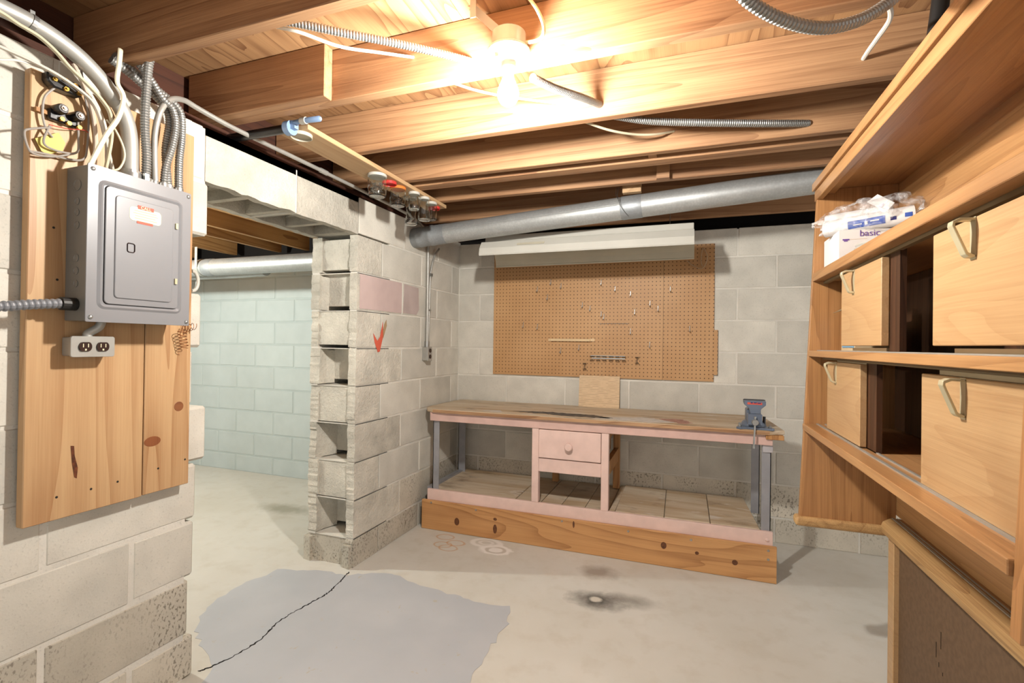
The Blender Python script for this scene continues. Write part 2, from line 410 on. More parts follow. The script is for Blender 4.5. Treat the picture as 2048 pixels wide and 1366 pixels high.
# blue floor paint: a worn painted area on the slab
def ragged(pts, step=0.03, amp=0.012):
    out = []
    for (a, b) in zip(pts, pts[1:]+pts[:1]):
        n = max(1, int(math.dist(a, b)/step))
        for k in range(n):
            t = k/n; out.append((a[0]+(b[0]-a[0])*t+random.uniform(-amp, amp), a[1]+(b[1]-a[1])*t+random.uniform(-amp, amp)))
    return out
pp = ragged([(-1.62, 1.33), (-1.70, 1.37), (-1.90, 1.46), (-1.955, 1.527), (-2.024, 1.629), (-2.056, 1.814), (-2.01, 2.01), (-1.80, 2.075), (-1.64, 2.085), (-1.503, 2.161), (-1.41, 2.18), (-1.236, 2.135), (-0.946, 2.096), (-0.742, 2.105), (-0.715, 1.968), (-0.72, 1.687), (-0.70, 1.45), (-0.66, 1.0), (-1.4, 0.9), (-1.55, 1.15)])
obj('floor_paint', MB().prism(pp, 'Z', 0.0003, 0.0011), 'bluepaint', floor, label='worn blue grey paint on the concrete')
ck = cr([(-1.655, 1.29, 0.0016), (-1.617, 1.367, 0.0016), (-1.602, 1.512, 0.0016), (-1.632, 1.64, 0.0016), (-1.622, 1.759, 0.0016), (-1.604, 1.888, 0.0016), (-1.615, 1.98, 0.0016), (-1.648, 2.12, 0.0016)], 14)
ck = [(p.x+random.uniform(-0.004, 0.004), p.y, 0.0016) for p in ck]; L, R = [], []
for p in ck:
    w = random.uniform(0.0012, 0.0045); L.append((p[0]-w, p[1])); R.append((p[0]+w, p[1]))
obj('floor_crack', MB().prism(L+R[::-1], 'Z', 0.0004, 0.0018), 'void', floor, label='dark crack in the slab')

TPL = {}
def block(parent, x0, x1, y0, y1, z0, z1, mat, face=None, jit=0.0008, bev=0.003):
    """one concrete block; alike sizes share their mesh"""
    sx, sy, sz = (round(v, 3) for v in (x1-x0, y1-y0, z1-z0)); key = (sx, sy, sz, mat)
    if key not in TPL:
        me = build('block', MB().box(-sx/2, sx/2, -sy/2, sy/2, -sz/2, sz/2), bev); me.materials.append(M[mat]); TPL[key] = me
    o = bpy.data.objects.new('block', TPL[key]); COL.objects.link(o); o.parent = parent
    j = random.uniform(-jit, jit); c = Vector(((x0+x1)/2, (y0+y1)/2, (z0+z1)/2))
    if face == 'X': c.x += j
    else: c.y += j
    o.location = c-ORI[parent.name]; return o

# ---- left wall: near part, lintel over the opening, pier
wl = obj('wall_left', MB().box(XL-WT+0.008, XL-0.0028, -2.6, 1.236, 0, ZJ[-1]-0.004).box(XL-WT+0.01, XL-0.004, 1.236, 1.29, ZJ[9]-0.012, ZJ[-1]-0.01).box(XL-WT+0.008, XL-0.0028, 2.47, YB+0.02, 0, ZJ[-1]-0.004)
         .box(XL-WT+0.02, XL-0.02, 1.1, 2.6, 1.95, ZJ[-1]-0.006), 'mortar', kind='structure')
near_end = [1.275, 1.253, 1.27, 1.275, 1.31, 1.255, 1.285, 1.24, 1.305]
for i in range(10):
    z0, z1 = ZJ[i]+g*(i > 0), ZJ[i+1]-g; A = (i % 2 == 0)
    mat = 'block_pit' if i < 2 else 'block'
    # near part
    if i < 9:
        ys = [1.057-0.443*k for k in range(4)] if A else [0.828-0.443*k for k in range(3)]
        e = near_end[i]
        for y in ys:
            block(wl, XL-WT, XL, y-0.443+g, y-g, z0, z1, mat, 'X')
        block(wl, XL-WT, XL, ys[0]+g, e, z0, z1, mat, 'X', bev=0.009)
    else:
        for y in (0.84-0.443, 0.84, 1.283): block(wl, XL-WT, XL, y-0.443+g, y-g, z0, z1, 'block', 'X')
    # pier behind its broken end
    if i < 9:
        st = 2.386 if A else 2.60
        ys = [st, st+0.443, st+0.886]
        for k, y in enumerate(ys):
            y1 = min(y+0.443, YB)-g
            if y1-y > 0.03:
                m = mat if not (i == 7 and k == 0) else 'block'
                block(wl, XL-WT, XL, y+g, y1, z0, z1, m, 'X')
    else:
        for y in (2.169, 2.612, 3.055): block(wl, XL-WT, XL, y+g, min(y+0.443, YB)-g, z0, z1, 'block', 'X')
# broken end of the pier: two face shells and a web for each course
rr = random.Random(3)
def shell(mb, x0, x1, yf, yb, z0, z1, amp, steps=15):
    pts = []; w = 0.0
    for k in range(steps+1):
        w = 0.75*w+rr.uniform(-amp, amp)*0.6
        pts.append((yf+max(-amp, min(amp, w)), z0+(z1-z0)*min(1, max(0, (k+(rr.uniform(-0.3, 0.3) if 0 < k < steps else 0))/steps))))
    return mb.prism(pts+[(yb, z1), (yb, z0)], 'X', x0, x1)
for i in range(9):
    z0, z1 = ZJ[i]+g*(i > 0), ZJ[i+1]-g; A = (i % 2 == 0)
    yb = (2.386 if A else 2.60)-g
    deep = {1: 0.14, 3: 0.13, 5: 0.10, 7: 0.045}.get(i, 0.012)
    mb = MB()
    shell(mb, XL-0.048, XL, 2.164, yb, z0, z1, 0.008 if A else 0.004)
    shell(mb, XL-WT, XL-WT+0.045+0.01*(i % 3), 2.164+0.004, yb, z0, z1, 0.010)
    zb = z0+(0.022 if not A else (0.012 if i in (6, 8) else 0.0))
    zt = z1-(0.0 if i not in (8,) else 0.016)
    mb.box(XL-WT+0.03, XL-0.03, 2.164+deep, 2.164+deep+0.05, zb, zt)
    if not A:      # mortar fillet left in the corner of the open cell
        mb.prism([(XL-WT+0.045, 2.175), (XL-WT+0.085, 2.164+deep), (XL-WT+0.045, 2.164+deep)], 'Z', z0, z1-0.01)
    if i == 0:     # rough lump at the foot
        mb.prism([(XL-0.06, 2.150), (XL-0.01, 2.140), (XL-0.004, 2.19), (XL-0.06, 2.19)], 'Z', 0, 0.12)
        mb.prism([(XL-WT-0.02, 2.16), (XL-WT+0.03, 2.15), (XL-WT+0.03, 2.2), (XL-WT-0.02, 2.2)], 'Z', 0, 0.13)
    nm = 'block_pink' if i == 7 else ('block_pit' if i == 0 else 'block_broken')
    obj('broken_block', mb, 'block_broken' if i else 'block_pit', wl)
    # ragged mortar bed between the courses
    if i: obj('mortar_bed', MB().box(XL-WT+0.004, XL-0.004, 2.172, 2.5, ZJ[i]-g, ZJ[i]-g+0.004).box(XL-0.046, XL-0.004, 2.168, 2.5, ZJ[i]-g, ZJ[i]+g).box(XL-WT+0.004, XL-WT+0.05, 2.168, 2.5, ZJ[i]-g, ZJ[i]+g), 'mortar', wl)
# lintel blocks with open cores seen from below
for y0, y1 in ((1.283, 1.728), (1.728, 2.169)):
    mb = MB(); a, b = y0+g, y1-g; z0, z1 = ZJ[9], ZJ[10]-g; m_ = (a+b)/2
    def jag(x0, x1):
        n = 14; pts = [(a+(b-a)*k/n, z0+rr.uniform(-0.004, 0.005)) for k in range(n+1)]
        mb.prism(pts+[(b, z1), (a, z1)], 'X', x0, x1)
    jag(XL-0.040, XL); jag(XL-WT, XL-WT+0.042)
    mb.box(XL-WT, XL, a, b, z1-0.03, z1)
    for ya in (a, b-0.032, m_-0.016):
        mb.prism([(XL-WT+0.03, ya), (XL-0.03, ya), (XL-0.03, ya+0.032), (XL-WT+0.03, ya+0.032)], 'Z', z0+0.006, z1-0.02)
    mb.prism([(XL-WT+0.03, m_-0.016), (XL-0.15, m_-0.07), (XL-0.13, m_-0.05), (XL-0.04, m_+0.05), (XL-0.05, m_+0.07)], 'Z', z0+0.05, z1-0.02)
    obj('lintel_block', mb, 'block_broken', wl)
obj('mortar_joint', MB().box(XL-WT, XL-0.003, 1.728-g, 1.728+g, ZJ[9], ZJ[10]-0.01), 'mortar', wl)
# old paint on the blocks of the pier
def wall_poly(name, pts, mat, label, x=XL+0.0026):
    obj(name, MB().prism(pts, 'X', x-0.0012, x), mat, wl, label=label)
wall_poly('pink_paint', [(2.185, 1.383), (2.594, 1.383), (2.594, 1.569), (2.185, 1.569)], plain('pink_block_paint', (214, 190, 184), 0.9, 0, 0.2, 0.08, 5), 'pale pink paint on one block')
wall_poly('purple_paint', [(2.612, 1.386), (2.77, 1.384), (2.80, 1.42), (2.79, 1.56), (2.62, 1.567)], plain('purple_block_paint', (196, 178, 172), 0.9, 0, 0.2, 0.08, 8), 'mauve paint smear on a block')
wall_poly('red_paint', [(2.355, 1.145), (2.375, 1.15), (2.405, 1.24), (2.40, 1.32), (2.385, 1.27), (2.375, 1.235), (2.35, 1.21), (2.31, 1.252), (2.325, 1.20)], plain('red_smear', (226, 104, 78), 0.8), 'red orange paint smear')
wall_poly('tan_paint', [(2.405, 1.225), (2.44, 1.30), (2.435, 1.335), (2.415, 1.31), (2.402, 1.27)], plain('tan_smear', (176, 148, 112), 0.8), 'tan paint smear')
# sill plate and rim on top of the left wall
sill = obj('trim_1', MB().box(XL-WT+0.03, XL-0.045, -2.6, YB+0.1, ZJ[-1]-0.004, 2.02), 'sill', kind='structure')
obj('rim_board', MB().box(XL-0.18, XL-0.145, -2.6, YB+0.1, 2.02, 2.196), 'sill', sill)

# ---- back wall
wb = obj('wall_back', MB().box(XL-0.02, 2.6, YB+0.0028, YB+0.28, 0, 1.955), 'mortar', kind='structure')
wb2 = obj('wall_back_second_room', MB().box(-5.6, XL-WT+0.1, YB+0.0035, YB+0.28, 0, 1.955), 'bluem', kind='structure')
ZB = ZJ[:-1]+[1.962]
for i in range(10):
    z0, z1 = ZB[i]+g*(i > 0), ZB[i+1]-g*(i < 9)
    off = 0.0735 if i % 2 == 0 else 0.296
    x = off-0.445*9-0.445*4
    while x < 1.6:
        a, b = x+g, x+0.445-g; x += 0.445
        if b > XL and a < 1.7:
            a_ = max(a, XL+0.004)
            if b-a_ > 0.03: block(wb, a_, b, YB, YB+0.2, z0, z1, 'block_pit' if i < 2 else 'block', 'Y')
        if a < XL-WT and a > -5.6:
            b_ = min(b, XL-WT)
            if b_-a > 0.03: block(wb2, a+0.001, b_, YB, YB+0.2, z0+0.001, z1, 'blue', 'Y', 0.0012, 0.005)
obj('wall_far_left', MB().box(-5.7, -5.6, -2.6, YB+0.3, 0, 2.2), 'blue', kind='structure')

# ---- ceiling: subfloor sheets and joists
ceil = obj('ceiling', MB().box(-5.7, 2.7, -2.6, YB+0.4, 2.215, 2.26), 'ply', kind='structure')
for k, (a, b) in enumerate(((-2.6, -0.05), (-0.047, 1.17), (1.173, 2.39), (2.393, 3.8))):
    for (c, d) in ((-5.7, -3.1), (-3.097, -0.66), (-0.657, 1.78), (1.783, 2.7)):
        obj('plywood_sheet', MB().box(c, d, a, b, 2.197, 2.213), 'ply', ceil)
RX = 2.6
def joist(y0, y1, x0=XL-0.14, x1=RX, z0=2.02, z1=2.196, mat='joist', name='joist'):
    return obj(name, MB().box(x0, x1, y0, y1, z0, z1), mat, ceil, bevel=0.003)
for y0, y1 in ((-1.9, -1.862), (-1.2, -1.162), (-0.5, -0.462), (0.15, 0.188), (0.55, 0.588), (0.950, 0.988), (1.347, 1.386), (1.742, 1.780), (2.125, 2.163), (2.495, 2.533), (2.915, 2.953), (3.30, 3.338)):
    joist(y0, y1)
joist(1.307, 1.345, XL-0.12, -1.146, name='sister_joist')
obj('furring_strip', MB().box(-1.5, RX, 2.224, 2.292, 2.02, 2.045), 'joist', ceil, bevel=0.002)
obj('hanger_block', MB().box(-0.17, -0.135, 2.17, 2.225, 2.03, 2.12), 'joist', ceil)
obj('hanger_block', MB().box(-0.15, -0.09, 2.455, 2.492, 2.015, 2.09), 'joist', ceil)
obj('black_gap_fill', MB().box(-5.6, RX, YB+0.20, YB+0.24, 1.955, 2.196), 'void', ceil)  # added black sheet closing the gap over the wall; its colour stands for shade
for xj in (-2.35, -2.78, -3.225, -3.545, -4.09, -4.64, -5.1):
    obj('second_room_joist', MB().box(xj-0.019, xj+0.019, -2.6, YB+0.1, 2.02, 2.196), 'joistY', ceil)

# ================================================================== THINGS
# ---- light fixture with bare bulb
BX, BY = -0.485, 1.288
lf = thing('ceiling_lamp', (BX, BY, 2.09), 'bare bulb in a white porcelain lampholder under the ceiling joists', 'lamp')
obj('junction_box', MB().lathe([(0.0, 2.085), (0.040, 2.085), (0.048, 2.078), (0.048, 2.034), (0.0, 2.034)], (BX, BY, 0), 'Z', 24), 'steel', lf, smooth=True)
obj('lampholder', MB().lathe([(0.0, 2.036), (0.052, 2.036), (0.060, 2.030), (0.060, 2.024), (0.046, 2.014), (0.026, 2.008), (0.021, 1.994), (0.021, 1.984), (0.023, 1.982), (0.023, 1.976), (0.019, 1.974), (0.0, 1.974)], (BX, BY, 0), 'Z', 32), 'porcelain', lf, smooth=True)
obj('pull_switch', MB().box(BX-0.030, BX-0.016, BY-0.034, BY-0.02, 2.000, 2.018), 'steel', lf, bevel=0.002)
obj('bulb', MB().lathe([(0.0, 1.876), (0.012, 1.878), (0.022, 1.885), (0.0285, 1.897), (0.030, 1.910), (0.027, 1.925), (0.020, 1.942), (0.015, 1.956), (0.014, 1.976)], (BX, BY, 0), 'Z', 24), 'bulb', lf, smooth=True, label='glowing light bulb')
sm = MB()
for a, b in (((-0.607, 1.300, 2.19), (-0.505, 1.297, 2.085)),):
    d = Vector(b)-Vector(a); sd = Vector((0.009, 0, 0.007)); th = Vector((0, 0.0015, 0))
    q = [Vector(a)-sd, Vector(a)+sd, Vector(b)+sd, Vector(b)-sd]
    sm.add([p-th for p in q]+[p+th for p in q], [(3, 2, 1, 0), (4, 5, 6, 7), (0, 1, 5, 4), (1, 2, 6, 5), (2, 3, 7, 6), (3, 0, 4, 7)])
obj('hanger_strap', sm, 'white', lf)
obj('hanger_strap_end', MB().box(-0.600, -0.582, 1.272, 1.275, 2.14, 2.196), 'white', lf)
# lamp of the second room, behind the near wall
l2 = thing('ceiling_lamp', (-3.65, 1.55, 2.02), 'hidden bare bulb lighting the blue room behind the near wall', 'lamp')
obj('lampholder', MB().lathe([(0.0, 2.02), (0.06, 2.02), (0.06, 2.01), (0.022, 1.99), (0.02, 1.85), (0.018, 1.80), (0, 1.80)], (-3.65, 1.55, 0), 'Z', 20), 'porcelain', l2, smooth=True)
obj('bulb', MB().lathe([(0.0, 1.70), (0.02, 1.707), (0.030, 1.73), (0.026, 1.755), (0.015, 1.785), (0.014, 1.80)], (-3.65, 1.55, 0), 'Z', 20), 'bulb2', l2, smooth=True)

# ---- flexible conduits and cables of the ceiling
def flex(pts, r, label, mat='flex', pitch=0.008, group=None):
    q, rad = flexpath(pts, r, pitch); return obj('flexible_conduit', MB().tube(q, rad, 12), mat, smooth=False, label=label, cat='conduit', group=group)
def cable(pts, r, label, mat='romex', flat=None, name='cable', cat='cable', group=None, n=8):
    return obj(name, MB().tube(cr(pts, n), r, 8, flat=flat), mat, smooth=True, label=label, cat=cat, group=group)
flex([(-1.02, 0.988, 2.040), (-0.98, 1.0, 2.036), (-0.881, 1.08, 2.036), (-0.773, 1.18, 2.044), (-0.672, 1.29, 2.054), (-0.622, 1.348, 2.058)], 0.0110, 'ribbed metal conduit left of the bulb entering the joist')
flex([(-0.445, 1.388, 2.000), (-0.406, 1.5, 2.018), (-0.346, 1.64, 2.046), (-0.304, 1.744, 2.064)], 0.0128, 'ribbed metal conduit just right of the glowing bulb')
flex([(-0.26, 1.782, 2.036), (-0.14, 1.88, 2.042), (0.036, 1.95, 2.041), (0.248, 2.03, 2.043), (0.425, 2.127, 2.060)], 0.0138, 'long ribbed metal conduit sagging along the joist toward the duct')
flex([(0.05, 0.975, 1.95), (0.077, 1.0, 1.895), (0.098, 1.02, 1.866), (0.162, 1.06, 1.839), (0.239, 1.1, 1.830), (0.316, 1.14, 1.855), (0.383, 1.18, 1.909), (0.402, 1.2, 1.95), (0.41, 1.25, 2.03), (0.41, 1.348, 2.08)], 0.0125, 'dark ribbed conduit hanging in a loop at the top edge')
cable([(-1.04, 0.989, 2.032), (-0.978, 1.02, 2.022), (-0.93, 1.12, 2.033), (-0.882, 1.24, 2.075), (-0.832, 1.348, 2.112)], 0.0045, 'white cable running beside the ribbed conduit into the joist', 'romexw')
cable([(-0.80, 1.388, 2.07), (-0.745, 1.45, 2.068), (-0.694, 1.52, 2.07), (-0.633, 1.6, 2.080), (-0.544, 1.67, 2.084), (-0.442, 1.744, 2.088)], 0.0042, 'cream cable passing behind the glowing bulb')
cable([(-0.40, 1.782, 2.04), (-0.369, 1.80, 2.036), (-0.291, 1.9, 2.036), (-0.207, 2.0, 2.050), (-0.133, 2.06, 2.065), (-0.062, 2.127, 2.095)], 0.0048, 'cream cable sagging below the long conduit right of the bulb')
cable([(0.44, 1.40, 2.19), (0.452, 1.45, 2.10), (0.479, 1.5, 2.088), (0.497, 1.55, 2.078), (0.494, 1.63, 2.076), (0.492, 1.69, 2.078), (0.493, 1.744, 2.081)], 0.0065, 'white cable stub entering the joist near the shelf unit', 'romexw')
cable([(-0.44, 1.25, 2.196), (-0.426, 1.25, 2.158), (-0.39, 1.25, 2.102), (-0.374, 1.26, 2.058), (-0.388, 1.27, 2.036), (-0.432, 1.28, 2.040)], 0.0048, 'cream cable curving down into the lampholder box')
obj('vertical_pipe', MB().tube([(0.652, 1.66, 2.196), (0.640, 1.655, 2.10), (0.625, 1.65, 1.985)], 0.0205, 16).tube(cr([(0.628, 1.65, 2.0), (0.625, 1.65, 1.93), (0.66, 1.65, 1.905), (0.80, 1.65, 1.90), (1.2, 1.65, 1.90)]), 0.0205, 16).tube([(0.636, 1.653, 2.06), (0.631, 1.651, 2.02)], 0.0245, 16),
    'darksteel', smooth=True, label='dark steel pipe above the shelf unit', cat='pipe')

# ---- round duct under the joists
def along(a, b, t): return tuple(a[k]+(b[k]-a[k])*t for k in range(3))
DA, DB = (-1.668, 2.735, 1.876), (1.6, 2.60, 2.045)
du = thing('round_duct', along(DA, DB, 0.5), 'long galvanised round duct sloping along the ceiling above the workbench', 'duct')
obj('duct_pipe', MB().tube([along(DA, DB, t) for t in (0.06, 0.4, 0.42, 1)], 0.0605, 40), 'galv', du, smooth=True)
obj('duct_collar', MB().tube([along(DA, DB, t) for t in (0.0, 0.012, 0.014, 0.018, 0.020, 0.04, 0.042, 0.046, 0.048, 0.075)], [0.062, 0.062, 0.065, 0.065, 0.062, 0.062, 0.065, 0.065, 0.062, 0.062], 40), 'galvdark', du, smooth=True)
obj('duct_joint', MB().tube([along(DA, DB, t) for t in (0.405, 0.407, 0.437, 0.439)], [0.0605, 0.0625, 0.0625, 0.0605], 40), 'galvdark', du, smooth=True)
obj('duct_seam', MB().tube([tuple(Vector(along(DA, DB, t))+Vector((0, -0.0605, 0.004))) for t in (0.075, 0.40)], 0.0016, 6).tube([tuple(Vector(along(DA, DB, t))+Vector((0, -0.0605, 0.012))) for t in (0.075, 0.40)], 0.0012, 6), 'galv', du)
obj('duct_block', MB().box(-0.33, -0.235, 2.60, 2.635, 2.005, 2.10), 'jarwood', du)
hw = [(-0.345, 2.585, 2.03), (-0.352, 2.575, 1.99), (-0.335, 2.585, 1.93), (-0.30, 2.62, 1.885)]
obj('hanging_wire', MB().tube(cr(hw), 0.0012, 6).tube(cr([(-0.355, 2.585, 2.03), (-0.362, 2.578, 2.0), (-0.345, 2.585, 1.96)]), 0.0012, 6), 'darksteel', du)
d2_ = thing('round_duct', (-2.8, 2.7, 1.69), 'galvanised round duct crossing the blue second room', 'duct')
obj('duct_pipe', MB().tube([(-1.97, 2.7, 1.756), (-2.6, 2.7, 1.753), (-3.42, 2.7, 1.753), (-5.5, 2.7, 1.753)], 0.0625, 40), 'galv', d2_, smooth=True)
obj('duct_joint', MB().tube([(-3.36, 2.7, 1.753), (-3.37, 2.7, 1.753), (-3.44, 2.7, 1.753), (-3.45, 2.7, 1.753)], [0.0625, 0.066, 0.066, 0.0625], 40), 'galvdark', d2_, smooth=True)
obj('duct_strap', MB().tube([(-3.47, 2.7, 1.753), (-3.495, 2.7, 1.753)], 0.0655, 40).box(-3.49, -3.465, 2.632, 2.636, 1.75, 1.90), 'conduit', d2_)
obj('duct_strap', MB().tube([(-2.24, 2.7, 1.753), (-2.265, 2.7, 1.753)], 0.0655, 40).box(-2.265, -2.24, 2.632, 2.636, 1.75, 2.02), 'conduit', d2_)
obj('branch_duct', MB().tube([(-2.95, 2.78, 1.735), (-3.2, 2.79, 1.73), (-4.4, 2.79, 1.73)], 0.05, 28), 'galv', d2_, smooth=True)

# ---- plank with jars under the joists
jp = obj('jar_plank', MB().box(-1.490, -1.350, 1.457, 2.575, 1.999, 2.019), 'jarwood', bevel=0.002, label='narrow wooden plank under the joists holding screw-lid jars', cat='plank')
def jar(x, y, r, prof, lidmat, label, contents=None):
    """prof: (radius factor, depth below the lid) from lid to base"""
    t = thing('glass_jar', (x, y, 1.87), label, 'jar', 'jars hanging under the plank')
    zt = 1.999
    obj('lid', MB().lathe([(0, zt), (r*0.98, zt), (r*1.02, zt-0.003), (r*1.02, zt-0.013), (r*0.9, zt-0.014), (0, zt-0.014)], (x, y, 0), 'Z', 28), lidmat, t, smooth=True)
    out = [(r*f, zt-d) for f, d in prof]; inn = [(max(0.0005, rr_-0.0025), z_+(0.004 if k == len(out)-1 else 0)) for k, (rr_, z_) in enumerate(out)]
    obj('glass', MB().lathe(out+[(0, out[-1][1]), (0, inn[-1][1])]+inn[::-1], (x, y, 0), 'Z', 28), 'glass', t, smooth=True)
    if contents:
        n, zlo, zhi, L_, mm = contents; mb = MB(); q = random.Random(n)
        for _ in range(n):
            a = q.uniform(0, 6.28); rad = r*0.6*math.sqrt(q.random()); c = Vector((x+rad*math.cos(a), y+rad*math.sin(a), q.uniform(zlo, zhi)))
            d = Vector((q.uniform(-1, 1), q.uniform(-1, 1), q.uniform(-.7, .7))).normalized()*L_
            mb.tube([c-d, c+d], 0.0012, 5)
        obj('nails', mb, mm, t, kind='stuff')
    return t
straight = lambda h: [(0.88, 0.012), (0.92, 0.018), (1.0, 0.024), (1.0, h*0.5), (1.0, h-0.012), (0.95, h-0.004), (0.85, h)]
jar(-1.396, 1.956, 0.0435, straight(0.106), 'white', 'wide jar of nails with a white lid, nearest the plank middle', (90, 1.90, 1.955, 0.011, 'steel'))
jar(-1.408, 2.150, 0.040, straight(0.097), 'orangelid', 'jar with an orange lid and mixed screws hanging under the plank', (60, 1.908, 1.95, 0.010, 'darksteel'))
jar(-1.372, 2.250, 0.029, [(0.9, 0.012), (1.0, 0.024), (1.0, 0.08), (0.9, 0.093)], 'white', 'slim empty jar between the orange-lid jar and the tapered jar')
jar(-1.432, 2.32, 0.033, [(0.8, 0.012), (0.95, 0.03), (0.82, 0.085), (0.78, 0.10), (1.0, 0.125), (1.0, 0.145), (0.85, 0.152)], 'white', 'tall waisted empty jar hanging lowest under the plank')
jar(-1.364, 2.345, 0.026, [(0.95, 0.012), (0.98, 0.03), (1.2, 0.065), (1.42, 0.10), (1.38, 0.12), (1.1, 0.127)], 'white', 'tapered bottle-shaped jar with a white lid at the plank')
jar(-1.374, 2.44, 0.030, straight(0.10), 'white', 'small empty jar half hidden behind the tapered jar')
def lid(x, y, r, mat, label):
    obj('empty_lid', MB().lathe([(0, 1.999), (r, 1.999), (r, 1.987), (r*0.94, 1.986), (r*0.92, 1.995), (0, 1.995)], (x, y, 0), 'Z', 28), mat, jp, smooth=True, label=label)
lid(-1.402, 2.068, 0.034, 'redlid', 'empty red lid next to the white-lid jar of nails')
lid(-1.402, 2.53, 0.030, 'redlid', 'empty red lid at the far end of the plank')
lid(-1.410, 1.487, 0.040, 'cream', 'empty cream lid at the near end of the plank')

# ---- pipe clamp lying on the wall top
pc = thing('pipe_clamp', (-1.5, 1.42, 2.0), 'black pipe clamp with a light blue handle stored under the joists', 'clamp')
obj('bar', MB().tube([(-1.80, 1.425, 1.997), (-1.42, 1.425, 1.997)], 0.0165, 16), 'blackpl', pc, smooth=True)
obj('jaw', MB().tube([(-1.42, 1.425, 1.997), (-1.395, 1.425, 1.997)], 0.0265, 20).box(-1.405, -1.375, 1.415, 1.435, 1.99, 2.019), 'clampblue', pc, smooth=True, bevel=0)
obj('handle', MB().tube([(-1.38, 1.42, 2.012), (-1.33, 1.415, 2.010), (-1.255, 1.41, 2.004), (-1.25, 1.41, 2.0035)], [0.008, 0.010, 0.010, 0.006], 12), 'clampblue', pc, smooth=True)
obj('collar', MB().tube([(-1.345, 1.416, 2.010), (-1.32, 1.414, 2.009)], 0.0125, 14), 'white', pc, smooth=True)

# ---- backing board with electrical panel
bb = thing('backing_board', (-1.64, 0.98, 0.70), 'pine board of two planks fixed to the block wall behind the electrical panel', 'board')
obj('plank', MB().box(-1.648, -1.620, 0.765, 1.0605, 0.703, 1.907), 'pine', bb, bevel=0.002)
obj('plank', MB().box(-1.648, -1.620, 1.0635, 1.214, 0.705, 1.907), 'pine', bb, bevel=0.002)
obj('knot', MB().lathe([(0, 0), (0.017, 0), (0.015, 0.0012), (0, 0.0012)], (-1.6204, 1.175, 0.975), 'X', 20), wood('knot', (150, 96, 60), (110, 62, 36), 'Y'), bb)
kn = MB(); kn.add([(-1.6192, 1.09+0.026*math.cos(a), 0.872+0.016*math.sin(a)) for a in (2*math.pi*k/20 for k in range(20))], [tuple(range(20))])
obj('knot', kn, wood('knot_brown', (160, 96, 56), (104, 56, 32), 'Z'), bb)
sc = MB(); sc.add([(-1.6190, y, z) for y, z in ((0.868, 0.90), (0.876, 0.898), (0.878, 0.87), (0.886, 0.835), (0.884, 0.805), (0.878, 0.81), (0.872, 0.85))], [tuple(range(7))])
obj('pitch_scar', sc, plain('pitch_scar', (110, 58, 30), 0.6, 0, 0.4, 0.5, 70), bb)
sp = MB()
for y, z in ((0.838, 0.765), (0.92, 0.765), (0.99, 0.768), (1.11, 0.78), (1.2, 0.79), (0.82, 1.5), (0.83, 1.36)): sp.lathe([(0, 0), (0.0035, 0), (0.003, 0.0012), (0, 0.0012)], (-1.6204, y, z), 'X', 10)
obj('nail_heads', sp, 'darksteel', bb, kind='stuff')
pn = thing('electrical_panel', (-1.57, 0.99, 1.246), 'grey steel breaker panel with a closed door on the pine board', 'electrical panel')
PX = -1.522; Y0, Y1, Z0, Z1 = 0.843, 1.133, 1.246, 1.675
obj('box', MB().box(-1.619, PX-0.004, Y0+0.004, Y1-0.004, Z0+0.003, Z1-0.003), 'panelside', pn, bevel=0.002)
def rrect(y0, y1, z0, z1, r, n=5):
    out = []
    for cy, cz, a0 in ((y1-r, z1-r, 0), (y0+r, z1-r, 90), (y0+r, z0+r, 180), (y1-r, z0+r, 270)):
        for k in range(n+1):
            a = math.radians(a0+90*k/n); out.append((cy+r*math.cos(a), cz+r*math.sin(a)))
    return out
obj('cover', MB().prism(rrect(Y0, Y1, Z0, Z1, 0.004), 'X', PX-0.004, PX), 'panel', pn, bevel=0.001)
def frame(y0, y1, z0, z1, r, w, x0, x1):
    o_, i_ = rrect(y0, y1, z0, z1, r), rrect(y0+w, y1-w, z0+w, z1-w, max(r-w, 0.002)); n = len(o_); mb = MB()
    vs_ = [(x0, *p) for p in o_]+[(x1, *(((p[0]+q[0])/2, (p[1]+q[1])/2))) for p, q in zip(o_, i_)]+[(x0, *p) for p in i_]
    fs = [(a*n+k, a*n+(k+1) % n, (a+1)*n+(k+1) % n, (a+1)*n+k) for a in (0, 1) for k in range(n)]
    return mb.add(vs_, fs)
obj('embossed_frame', frame(0.868, 1.106, 1.282, 1.640, 0.020, 0.014, PX-0.0002, PX+0.004), 'panel', pn, smooth=True)
dr = obj('door', MB().prism(rrect(0.885, 1.091, 1.298, 1.626, 0.012), 'X', PX, PX+0.005), 'panel', pn, bevel=0.0012)
obj('door_panel', MB().prism(rrect(0.908, 1.070, 1.316, 1.606, 0.010), 'X', PX+0.004, PX+0.0085), 'panel', dr, bevel=0.003)
obj('door_gap', frame(0.8835, 1.0925, 1.2965, 1.6275, 0.013, 0.002, PX+0.0002, PX+0.0010), 'void', pn)
obj('latch', frame(0.937, 0.960, 1.449, 1.478, 0.007, 0.0035, PX+0.0085, PX+0.012), 'brownpl', dr)
obj('hinge', MB().box(PX+0.004, PX+0.010, 1.078, 1.085, 1.548, 1.565), 'brass', dr); obj('hinge', MB().box(PX+0.004, PX+0.010, 1.078, 1.085, 1.375, 1.392), 'brass', dr)
st_ = obj('sticker', MB().prism(rrect(0.943, 1.032, 1.545, 1.585, 0.010), 'X', PX+0.0085, PX+0.0092), 'label', dr, label='cream sticker with red print')
obj('sticker_band', MB().box(PX+0.0088, PX+0.0096, 0.965, 1.010, 1.581, 1.592), 'red', dr)
obj('sticker_band', MB().box(PX+0.0088, PX+0.0096, 0.963, 1.008, 1.539, 1.546), 'red', dr)
text('sticker_text', 'CALL', 0.0125, (PX+0.0097, 0.9875, 1.5862), ON_X, 'label', dr)
pl_ = MB()
